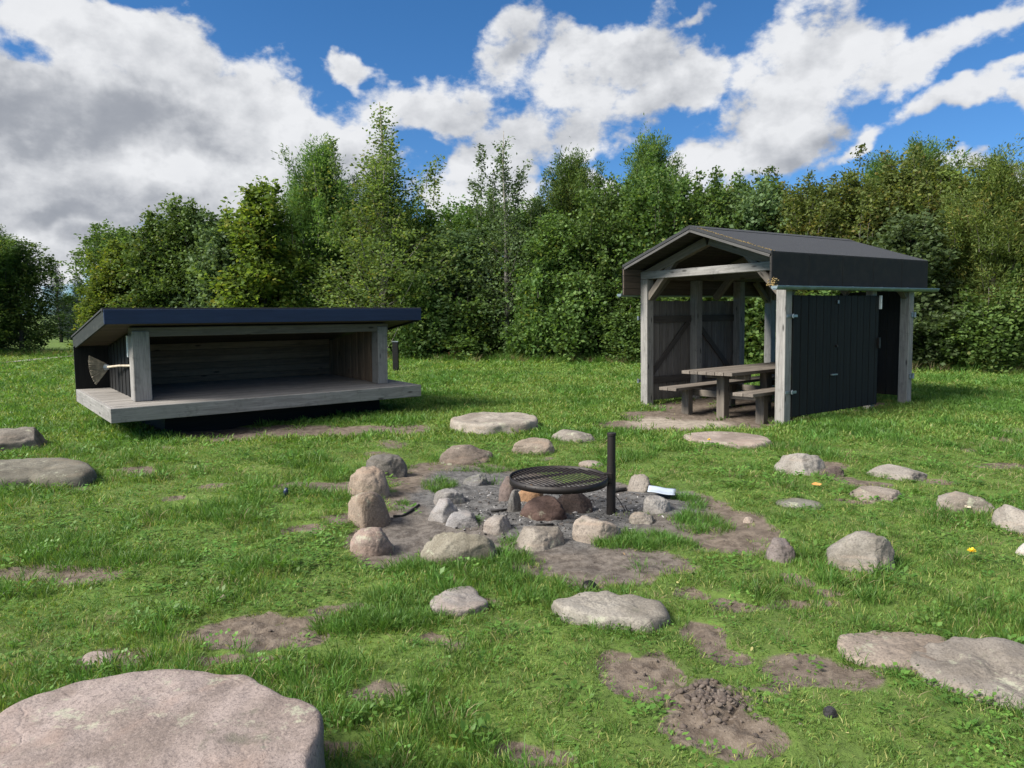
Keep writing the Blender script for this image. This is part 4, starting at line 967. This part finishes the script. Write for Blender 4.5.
# ------------------------------------------------------------------ trees
def tree_mesh(kind, seed):
    """unit-less tree in metres: returns (trunk mesh, crown mesh)"""
    K = KINDS[kind]; r = np.random.default_rng(seed)
    H = K['H']; R = K['R']; nb = K['nb']; leaf = K['leaf']; asp = K['asp']
    bm = bmesh.new(); tx = r.normal(0, .03, 8).cumsum()
    ty = r.normal(0, .03, 8).cumsum()
    tp = [(tx[i]*H*.1, ty[i]*H*.1, H * .94 * i / 7 - .1) for i in range(8)]
    def trunk_at(t):
        q = np.clip(t / .94, 0, .999) * 7; i = int(q); f = q - i; a = np.array(tp[i]); b = np.array(tp[i+1]); return a + (b - a) * f
    add_tube(bm, tp, [K['tr'] * (1 - .92 * (i / 7)) for i in range(8)], 8)
    C = []; Dr = []
    ph = r.uniform(0, 6.28)
    for i in range(nb):
        t = K['t0'] + (.99 - K['t0']) * (i + r.random()) / nb; ph += 2.4 + r.normal() * .3
        prof = K['prof'](t); L = R * prof * r.uniform(.65, 1.15)
        if r.random() < K.get('gap', .08): L *= .5
        el = K['el'] + r.normal() * .15 + K.get('eltop', .5) * t
        base = trunk_at(max(.03, t * K.get('drop', .9)))
        d = np.array([math.cos(ph) * math.cos(el), math.sin(ph) * math.cos(el), math.sin(el)])
        ns = 5; pts = []; p0 = base.copy(); step = L / ns; dd = d.copy(); pts.append(p0)
        for s in range(ns):
            dd = dd + np.array([0, 0, K.get('curve', .10)]) + r.normal(0, .10, 3); dd /= np.linalg.norm(dd); p0 = p0 + dd * step; pts.append(p0)
        if L > .15: add_tube(bm, pts, [max(.004, K['tr'] * .28 * (1 - t*.7) * (1 - s / (ns+.5))) for s in range(ns + 1)], 4, False)
        P = np.array(pts); m = max(3, int(K['cl'] * (L / R) ** 1.0))
        q = r.uniform(K.get('s0', .25), 1.05, m) * ns; q = np.clip(q, 0, ns - .001); ii = q.astype(int); ff = (q - ii)[:, None]
        c = P[ii] * (1 - ff) + P[ii+1] * ff; sp = K['sp'] * (.5 + .6 * prof)
        c = c + r.normal(0, 1, (m, 3)) * sp * np.array([1, 1, .75])
        C.append(c); Dr.append(np.repeat(dd[None], m, 0))
    for s in range(K.get('shoots', 0)):
        a = r.uniform(0, 6.28); q = R * .75 * math.sqrt(r.random()); h0 = H * K['shoot0'] * (1 - .25 * q / R); hl = K['shootl'] * r.uniform(.5, 1.15) * (1.25 - .6 * q / R)
        lean = r.normal(0, .13, 2) + np.array([math.cos(a), math.sin(a)]) * .12 * q / R
        b0 = np.array([q*math.cos(a), q*math.sin(a), h0]); pts = [b0 + np.array([lean[0]*hl*u*u, lean[1]*hl*u*u, hl*u]) for u in (0, .35, .7, 1)]
        add_tube(bm, pts, [.012, .008, .005, .003], 4, False)
        m = int(K['shootn'] * hl); u = r.random(m) ** .8; c = b0 + np.stack([lean[0]*hl*u*u, lean[1]*hl*u*u, hl*u], -1) + r.normal(0, .06, (m, 3)) * (1.15 - u)[:, None] * K.get('shootsp', 1)
        C.append(c); Dr.append(np.repeat(np.array([[lean[0], lean[1], .9]]), m, 0))
    C = np.concatenate(C); Dr = np.concatenate(Dr); per = K['per']
    C = np.repeat(C, per, 0) + r.normal(0, K.get('cs', .07), (len(C) * per, 3)); Dr = np.repeat(Dr, per, 0)
    keep = C[:,2] > .05; C = C[keep]; Dr = Dr[keep]; N = len(C)
    out = C.copy(); out[:,2] = 0; out /= np.maximum(.1, np.linalg.norm(out, axis=1))[:, None]
    ax = Dr * .5 + out * .5 + r.normal(0, .75, (N, 3)); ax[:,2] -= K.get('hang', .1); ax /= np.linalg.norm(ax, axis=1)[:, None]
    nr = r.normal(0, .6, (N, 3)) + np.array([0, 0, .75]) + out * .35; sd = np.cross(ax, nr); sd /= np.maximum(.01, np.linalg.norm(sd, axis=1))[:, None]; up = np.cross(sd, ax)
    s = (leaf * r.uniform(.6, 1.3, N))[:, None]
    V = np.stack([C, C + ax*s*.5 + sd*s*asp*.5 + up*s*.06, C + ax*s, C + ax*s*.5 - sd*s*asp*.5 + up*s*.06], 1).reshape(-1, 3)
    Fq = np.arange(N * 4).reshape(N, 4)
    cm = mesh_np('crown', V, Fq); cm.materials.append(K['mat'])
    tm = bm_mesh('trunk', bm, 0, True); tm.materials.append(K.get('bark', M_BARK))
    return tm, cm
dome = lambda t: min(1.0, (1.04 - t) ** .30 * 1.2) * (.9 + .1 * min(1, t / .2))
cone = lambda t: max(.05, (1.02 - t)) ** .8 * 1.05
spire = lambda t: (1.0 if t < .55 else max(.12, 1 - (t - .55) / .5)) 
LM = dict(
 dark=leaf_mat('dark_green_leaves', (.078,.150,.036), (.155,.245,.064), (.14,.14,.03), .0, .3, .6, .25),
 mid=leaf_mat('mid_green_leaves', (.072,.142,.034), (.150,.232,.060), (.20,.19,.04), .05, .35, .6, .25),
 pale=leaf_mat('pale_green_leaves', (.105,.178,.044), (.20,.280,.082), (.26,.24,.06), .06, .4, .6, .25),
 yellow=leaf_mat('yellowing_leaves', (.095,.150,.026), (.175,.225,.040), (.26,.22,.04), .05, .4, .6, .25),
 olive=leaf_mat('olive_leaves', (.098,.145,.036), (.190,.235,.062), (.22,.17,.045), .08, .35, .6, .25),
 grey=leaf_mat('grey_green_leaves', (.078,.130,.048), (.150,.215,.090), None, 0, .3, .6, .25),
 conifer=leaf_mat('blue_green_needles', (.018,.040,.028), (.035,.062,.042), None, 0, .1, .6, .3))
KINDS = dict(
 bushy=dict(H=6, R=1.55, nb=96, leaf=.105, asp=.72, tr=.10, t0=.03, prof=dome, el=.1, eltop=.75, cl=34, sp=.20, per=8, mat=LM['dark'], shoots=10, shoot0=.80, shootl=1.1, shootn=24, drop=.85),
 bushym=dict(H=6, R=1.55, nb=96, leaf=.105, asp=.72, tr=.10, t0=.03, prof=dome, el=.1, eltop=.75, cl=34, sp=.20, per=8, mat=LM['mid'], shoots=22, shoot0=.76, shootl=1.6, shootn=17, drop=.85),
 maple=dict(H=6.5, R=1.35, nb=84, leaf=.12, asp=.85, tr=.10, t0=.04, prof=spire, el=.25, eltop=.7, cl=34, sp=.20, per=8, mat=LM['yellow'], shoots=5, shoot0=.86, shootl=1.0, shootn=22),
 maplem=dict(H=6.5, R=1.3, nb=84, leaf=.12, asp=.85, tr=.10, t0=.04, prof=spire, el=.25, eltop=.7, cl=34, sp=.20, per=8, mat=LM['mid'], shoots=8, shoot0=.80, shootl=1.2, shootn=22),
 birch=dict(H=8.2, R=2.3, nb=120, leaf=.078, asp=.7, tr=.12, t0=.04, prof=lambda t: (1.0 if t < .25 else max(.07, 1 - ((t - .25) / .66) ** .9)), el=.25, eltop=.75, cl=60, sp=.24, per=8, mat=LM['pale'], bark=M_BARKL, shoots=10, shoot0=.70, shootl=1.2, shootn=22, curve=.14),
 poplar=dict(H=7.6, R=1.7, nb=90, leaf=.085, asp=.6, tr=.09, t0=.04, prof=lambda t: (1.0 if t < .35 else max(.10, 1 - (t - .35) / .38)), el=.2, eltop=1.0, cl=36, sp=.20, per=7, mat=LM['grey'], bark=M_BARKL, shoots=11, shoot0=.66, shootl=1.9, shootn=34, curve=.12, shootsp=1.2),
 willow=dict(H=5.6, R=1.6, nb=120, leaf=.10, asp=.24, tr=.08, t0=.02, prof=dome, el=.55, eltop=.75, cl=40, sp=.16, per=10, mat=LM['olive'], shoots=34, shoot0=.62, shootl=1.7, shootn=40, curve=.2, hang=-.3, cs=.08),
 willowg=dict(H=5.6, R=1.5, nb=120, leaf=.10, asp=.26, tr=.08, t0=.02, prof=dome, el=.55, eltop=.75, cl=40, sp=.16, per=10, mat=LM['mid'], shoots=34, shoot0=.62, shootl=1.7, shootn=40, curve=.2, hang=-.3, cs=.08),
 olive=dict(H=6, R=1.5, nb=96, leaf=.10, asp=.6, tr=.09, t0=.03, prof=dome, el=.2, eltop=.8, cl=34, sp=.20, per=8, mat=LM['olive'], shoots=26, shoot0=.72, shootl=1.9, shootn=17),
 hazel=dict(H=5.6, R=1.5, nb=90, leaf=.13, asp=.8, tr=.08, t0=.03, prof=dome, el=.1, eltop=.75, cl=32, sp=.20, per=7, mat=LM['grey'], shoots=8, shoot0=.8, shootl=.9, shootn=18),
 shrub=dict(H=2.6, R=1.0, nb=60, leaf=.10, asp=.72, tr=.04, t0=.03, prof=dome, el=.3, eltop=.7, cl=26, sp=.16, per=7, mat=LM['dark'], shoots=6, shoot0=.75, shootl=.6, shootn=22, drop=.6),
 shrubp=dict(H=2.6, R=1.0, nb=60, leaf=.10, asp=.8, tr=.04, t0=.03, prof=dome, el=.3, eltop=.7, cl=26, sp=.16, per=7, mat=LM['mid'], shoots=8, shoot0=.7, shootl=.7, shootn=22, drop=.6),
 conifer=dict(H=7, R=1.2, nb=110, leaf=.12, asp=.22, tr=.10, t0=.08, prof=cone, el=-.1, eltop=.9, cl=28, sp=.08, per=7, mat=LM['conifer'], curve=.06),
)
CACHE = {}
def tree(name, label, px, ytop, wpx, Y, kind, group=None, rz=None, seed=0, cat='tree'):
    key = (kind, seed)
    if key not in CACHE: CACHE[key] = tree_mesh(kind, 50 + seed * 7 + len(kind))
    tm, cm = CACHE[key]; K = KINDS[kind]
    w = at_depth(px, 350, Y); z = float(hgt(w[0], w[1])); top = at_depth(px, ytop, Y)[2]
    Hm = 7.3 if kind == 'poplar' else 7.9 if kind == 'birch' else K['H'] * (1.08 if K.get('shoots', 0) < 30 else .95)
    sz = (top - z) / Hm; sx = 1.38 * (wpx / FPX * Y) / (2 * K['R'] * 1.02)
    top = top + (top - z) * (.035 + (.05 if 540 < px < 730 else .0 if px < 730 else -.02))
    sz = (top - z) / Hm; sx = min(sx, sz * 1.35)
    t = empty(name, (w[0], w[1], z), random.uniform(0, 6.28) if rz is None else rz); t.scale = (sx, sx, sz)
    tag(t, label, cat, group)
    link('trunk', tm, None, t); link('crown', cm, None, t)
    return t
HG = 'trees of the hedge row behind the lawn'
T = [
 ('deciduous_tree','dark green bushy tree at the far left edge of the photo', -25, 222, 150, 28, 'willowg', 1),
 ('deciduous_tree','dark feathery tree left of the gap above the gravel path', 22, 226, 84, 29, 'bushy', 0),
 ('deciduous_tree','dark leafy tree at far left standing behind the edge tree', -18, 238, 84, 31, 'bushym', 0),
 ('deciduous_tree','dark tree mostly beyond the left photo edge', -70, 225, 100, 29, 'bushy', 1),
 ('conifer_tree','distant blue-green conifer showing in the gap at left', 62, 247, 34, 42, 'conifer', 0),
 ('deciduous_tree','distant low tree filling the gap under the conifers', 72, 290, 60, 46, 'bushy', 2),
 ('conifer_tree','second distant conifer right of the first, partly behind yellow leaves', 82, 262, 34, 40, 'conifer', 0),
 ('maple_tree','low yellow-green tree right of the gap, beside the shelter roof corner', 100, 268, 44, 27, 'maple', 1),
 ('maple_tree','yellow-orange tree with thin top above the left end of the shelter', 122, 224, 50, 27.5, 'maple', 0),
 ('deciduous_tree','dark green pointed tree right of the yellow-orange one', 156, 194, 54, 27, 'maplem', 0),
 ('deciduous_tree','dense dark tree with ragged top above the shelter left half', 192, 184, 70, 27, 'bushy', 1),
 ('hazel_tree','grey-green round-topped tree above the middle of the shelter roof', 226, 206, 62, 26.3, 'hazel', 0),
 ('maple_tree','yellow-green spired tree above the shelter roof centre', 268, 158, 74, 26, 'maple', 1),
 ('willow_tree','feathery upright green tree just left of the tall birch', 325, 163, 84, 27, 'willowg', 0),
 ('birch_tree','tallest pale green birch with thin leaning top over the shelter right end', 384, 100, 165, 25.5, 'birch', 0),
 ('hazel_tree','grey-green leafy tree right of the birch reaching the grass', 455, 222, 84, 25.5, 'hazel', 1),
 ('poplar_tree','slim grey-green tree with sparse bare-looking tip left of centre', 508, 132, 92, 25, 'poplar', 0),
 ('deciduous_tree','dark green bushy tree right of the sparse-tipped tree', 558, 208, 80, 24.5, 'bushy', 2),
 ('deciduous_tree','dark leafy tree in the middle of the hedge left of the pavilion', 606, 176, 76, 24, 'bushy', 0),
 ('deciduous_tree','brighter green tall tree behind the pavilion left eave', 655, 156, 80, 23.5, 'bushym', 0),
 ('deciduous_tree','mid green tree directly behind the pavilion ridge front', 705, 182, 74, 23, 'bushym', 1),
 ('hazel_tree','grey-green tree behind the pavilion roof slope', 752, 172, 74, 22.5, 'hazel', 0),
 ('deciduous_tree','olive tree behind the middle of the pavilion roof', 800, 168, 74, 22, 'olive', 0),
 ('maple_tree','yellow-brown tinted tree above the pavilion right end', 850, 158, 78, 21.5, 'olive', 1),
 ('hazel_tree','pale grey-leaved shrubby tree beside the pavilion right post', 905, 200, 80, 19.6, 'hazel', 1),
 ('deciduous_tree','tall olive tree with blue-grey shoots right of the pavilion', 905, 138, 86, 21.5, 'olive', 0),
 ('deciduous_tree','reddish-olive tree between the tall shoots and the right edge', 950, 150, 80, 21, 'olive', 1),
 ('willow_tree','upright feathery olive willow at the right edge of the hedge', 990, 168, 100, 19.3, 'willow', 0),
 ('willow_tree','olive willow cut by the right edge of the photo', 1050, 160, 100, 19, 'willow', 1),
 ('deciduous_tree','dark bushy tree outside right just touching the photo edge', 1100, 165, 100, 18.5, 'bushy', 1),
]
for nm, lab, px, yt, wp, Yd, kd, sd in T: tree(nm, lab, px, yt, wp, Yd, kd, HG, None, sd)
# second row closing the hedge; low undergrowth bushes at its foot
B = []
for i, px in enumerate(np.arange(-150, 1220, 38)):
    if 25 < px < 105: continue
    line = np.interp(px, [-150, 60, 110, 450, 1000, 1250], [225, 245, 225, 185, 168, 165]) + random.uniform(-14, 14)
    Yd = np.interp(px, [-150, 100, 450, 1000, 1250], [32, 30, 28, 24, 22.5]) + random.uniform(-.4, .4)
    kd, sd = random.choice([('bushy', 0), ('bushy', 1), ('bushym', 0), ('bushy', 2), ('willowg', 1)] if px < 760 else [('olive', 0), ('olive', 1), ('bushym', 1), ('willowg', 0)])
    B.append((px, line, Yd, kd, sd))
for px, line, Yd, kd, sd in B:
    tree('deciduous_tree', 'tree of the hidden second hedge row, only its upper leaves and shoots showing', px, line, 82 * 25 / Yd, Yd, kd, 'second hedge row trees', None, sd)
for i, px in enumerate([425, 470, 540, 575, 630, 690, 760, 850, 940, 985, 1030, 112, 190]):
    Yd = np.interp(px, [100, 450, 1000], [26.6, 24.6, 18.6]) + random.uniform(-.3, .3)
    kd, sd = random.choice([('shrub', 0), ('shrub', 1), ('shrubp', 0), ('shrubp', 1)])
    tree('bush', 'low leafy bush growing at the foot of the hedge', px, random.uniform(238, 318), random.uniform(44, 92), Yd, kd, 'bushes at the foot of the hedge', None, sd, 'bush')
# brown withered shrub
bm = bmesh.new(); w = at_depth(455, 358, 24.0)
for k in range(160):
    a = random.uniform(0, 6.28); q = random.random() * .28; h = random.uniform(.3, 1.0)
    c = Vector((q*math.cos(a), q*math.sin(a), h * random.random())); s = .05
    d = Vector((random.gauss(0,1), random.gauss(0,1), random.gauss(0,1))).normalized() * s; e2 = d.orthogonal().normalized() * s * .5
    bm.faces.new([bm.verts.new(c), bm.verts.new(c + d*.5 + e2), bm.verts.new(c + d), bm.verts.new(c + d*.5 - e2)])
M_RUST = leaf_mat('withered_rust_leaves', (.12,.055,.025), (.20,.09,.04), None, 0, .3, .7, .2)
o = link('withered_shrub', bm_mesh('withered_shrub', bm), M_RUST); o.location = (w[0], w[1], float(hgt(w[0], w[1]))); tag(o, 'small rust-brown withered shrub at the hedge foot right of the birch', 'shrub')
# rough tall grass along the hedge foot
TG = [blade_clump('tall_grass', 26, .16, .25, .55, .012, .02, M_GRASSDK, .5, 21), blade_clump('tall_grass', 22, .16, .25, .5, .010, .018, M_DRY, .5, 22), blade_clump('tall_grass', 26, .16, .15, .35, .012, .02, M_GRASS, .6, 23)]
n = 2600; px = rng.uniform(-150, 1180, n); Yd = np.interp(px, [-150, 70, 110, 450, 1000, 1200], [28.5, 27.5, 26, 24.0, 18.2, 17.4]) + rng.normal(0, .28, n) + np.abs(rng.normal(0, .5, n))
x = (px - 512) / FPX * Yd; s = rng.uniform(.5, 1.1, n)
make_scatter('tall_grass', TG, np.stack([x, Yd, hgt(x, Yd)], -1), rng.uniform(0, 6.28, n), np.stack([s, s, s * .75], -1), rng.choice([0, 0, 1, 2], n), .1, 'rough tall grass with dry stalks along the foot of the hedge', 'grass')

# ------------------------------------------------------------------ sun and sky
SUN_EL = math.radians(42); SUN_DIR = Vector((-.86, -.38, 0)).normalized() * math.cos(SUN_EL) + Vector((0, 0, math.sin(SUN_EL)))
sl_ = bpy.data.lights.new('sun', 'SUN'); sl_.energy = 3.4; sl_.angle = math.radians(22); sl_.color = (1.0, .95, .87)
so = bpy.data.objects.new('sun', sl_); COL.objects.link(so); so.rotation_euler = SUN_DIR.to_track_quat('Z', 'Y').to_euler(); so.location = (0, 0, 20)
world = bpy.data.worlds.new('World'); sc.world = world; world.use_nodes = True; world.node_tree.nodes.clear()
t = NT(world.node_tree); wo = t.n('ShaderNodeOutputWorld'); bg = t.n('ShaderNodeBackground'); t.L.new(bg.outputs[0], wo.inputs[0]); bg.inputs[1].default_value = .05
sky = t.n('ShaderNodeTexSky', sky_type='NISHITA'); sky.sun_disc = False; sky.sun_elevation = SUN_EL
sky.sun_rotation = math.atan2(SUN_DIR.x, SUN_DIR.y); sky.air_density = 1.0; sky.dust_density = .3; sky.ozone_density = 2.5
tc = t.n('ShaderNodeTexCoord'); dirv = t.vmath('NORMALIZE', tc.outputs['Generated'])
sx = t.n('ShaderNodeSeparateXYZ'); t.put(sx.inputs[0], dirv)
az = t.math('ARCTAN2', sx.outputs[0], sx.outputs[1]); el = t.math('ARCSINE', sx.outputs[2])
# cloud coordinates: azimuth / elevation in radians plus a cloud-deck projection for the texture
cb = t.n('ShaderNodeCombineXYZ'); t.put(cb.inputs[0], az); t.put(cb.inputs[1], el)
warp = t.noise(dirv, 5.5, 5, .58, 0, True)
wv = t.vmath('MULTIPLY', t.vmath('SUBTRACT', warp, (.5, .5, .5)), (.30, .20, 0.))
P2 = t.vmath('ADD', cb.outputs[0], wv)
def dirpx(px, py):
    r = ray(px, py); r = r / np.linalg.norm(r); return math.atan2(r[0], r[1]), math.asin(r[2])
def field(blobs, soft=True):
    acc = None
    for px, py, rx, ry, rot, wt in blobs:
        a_, e_ = dirpx(px, py); a1, _ = dirpx(px + rx, py); _, e1 = dirpx(px, py - ry)
        d = t.vmath('SUBTRACT', P2, (a_, e_, 0.))
        mp = t.n('ShaderNodeMapping', vector_type='POINT'); t.put(mp.inputs[0], d)
        # rotate first, then scale
        m1 = t.n('ShaderNodeVectorRotate', rotation_type='Z_AXIS'); t.put(m1.inputs['Vector'], d); m1.inputs['Angle'].default_value = -math.radians(rot)
        t.N.remove(mp)
        s_ = t.vmath('MULTIPLY', m1.outputs[0], (1 / abs(a1 - a_), 1 / abs(e1 - e_), 0.))
        v_ = t.math('MULTIPLY', t.math('SUBTRACT', 1.0, t.vmath('LENGTH', s_)), wt)
        acc = v_ if acc is None else t.math('SMOOTH_MAX', acc, v_, .25)
    return acc
CLOUD = [(20,250,170,45,0,1),(150,262,120,34,0,1),(250,240,90,30,0,.8),(330,225,70,30,0,.8),(430,200,60,34,0,.8),(560,190,60,24,8,.9),(880,200,80,14,5,.6),(660,70,60,40,30,.8),(40,150,280,130,0,1.7),(190,150,130,70,-6,1.2),(120,50,130,50,-8,1),(250,115,95,62,-10,1),(310,175,90,50,0,.9),(190,235,230,70,0,1),(360,84,34,20,0,.9),(20,20,80,40,0,.8),
         (430,118,60,34,-5,.8),(465,170,70,50,0,.9),(520,45,70,50,35,.9),(600,40,110,50,12,1),(575,95,75,45,0,.8),(555,150,70,36,20,.9),(640,115,50,30,30,.7),
         (480,190,90,60,0,1),(760,110,90,70,20,1),(820,60,90,55,15,1),(690,150,60,40,20,.8),(780,130,90,40,10,.9),(930,50,110,40,20,1),(990,15,70,40,10,.9),(860,150,70,18,18,.7),
         (980,95,60,20,18,.8),(1010,168,70,20,0,.8),(610,185,60,24,0,.8),(700,200,60,20,10,.6),(1300,90,200,90,0,1),(-250,120,200,120,0,1),(700,10,60,14,10,.5)]
SHADE = [(70,112,180,40,-4,1.25),(200,150,80,20,-6,.8),(-80,150,120,60,0,1.0),(60,215,90,16,0,.9),(180,205,120,20,0,.7),(850,120,70,22,15,.8),(640,40,90,34,5,.7),(700,120,50,20,10,.5),(150,245,120,12,0,.6),(340,200,60,24,0,.5),(970,120,40,14,0,.5),(520,60,40,20,20,.4)]
CDARK = (1.9, 2.1, 2.5); CLIGHT = (6.7, 6.8, 7.0)
back_fill = t.vmath('DOT_PRODUCT', dirv, (-.15, -.55, .82))  # added out-of-view cloud, overhead and behind the camera, to lift ambient light
cov = t.math('MAXIMUM', field(CLOUD), t.ramp(back_fill, .62, .85, -.6, .9)); shd = field(SHADE)
dz_ = t.vmath('MULTIPLY', dirv, (1., 1., 1.45))
fb = t.noise(t.vmath('ADD', dz_, (4.2, 1.7, 0.)), 7.0, 9, .60)
fb2 = t.noise(t.vmath('ADD', dz_, (4.2 - .022, 1.7 - .008, .034)), 7.0, 6, .52)
lump = t.noise(dz_, 17.0, 7, .60, .3)
dens = t.math('ADD', cov, t.math('ADD', t.math('MULTIPLY', t.math('SUBTRACT', fb, .5), 2.5), t.math('SUBTRACT', t.math('MULTIPLY', t.math('SUBTRACT', lump, .5), 1.0), .12)))
alpha = t.ramp(dens, -.08, .34)
relief = t.math('MULTIPLY', t.math('SUBTRACT', fb, fb2), 2.6)
thick = t.math('MULTIPLY', t.ramp(dens, .35, 1.5), .20)
br = t.math('SUBTRACT', .98, t.math('MULTIPLY', t.ramp(t.math('ADD', shd, t.math('MULTIPLY', t.math('SUBTRACT', lump, .5), 1.3)), -.35, 1.05), .66))
br = t.math('ADD', t.math('SUBTRACT', br, thick), t.math('MAXIMUM', relief, -.45))
br = t.math('SUBTRACT', br, t.math('MULTIPLY', t.ramp(t.noise(dz_, 4.5, 6, .6), .42, .66), .16))
br = t.math('ADD', t.math('MULTIPLY', t.math('SMOOTH_MAX', t.math('MINIMUM', br, 1.02), .16, .25), .9), t.math('MULTIPLY', t.math('SUBTRACT', lump, .42), .25))
cc_ = t.mix(br, CDARK, CLIGHT)
cc_ = t.mix(t.ramp(back_fill, .62, .9), cc_, (11.5, 11.3, 11.0))  # the added unseen cloud is made brighter than the visible ones, as fill
skyc = t.mix(1., sky.outputs[0], (.31, .65, .95), 'MULTIPLY')
hz = t.ramp(el, .0, .45, 0, 1)
skyc = t.mix(hz, t.mix(1., skyc, (1.25, 1.0, 1.05), 'MULTIPLY'), skyc)
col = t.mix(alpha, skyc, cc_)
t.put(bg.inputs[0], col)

# ------------------------------------------------------------------ render settings
sc.view_settings.view_transform = 'Standard'; sc.view_settings.look = 'None'; sc.view_settings.exposure = 1.38; sc.view_settings.gamma = 1
sc.view_settings.use_curve_mapping = False
sc.cycles.max_bounces = 5; sc.cycles.diffuse_bounces = 3; sc.cycles.glossy_bounces = 2; sc.cycles.transmission_bounces = 3
sc.cycles.use_denoising = True
world.cycles.sampling_method = 'MANUAL'; world.cycles.sample_map_resolution = 512
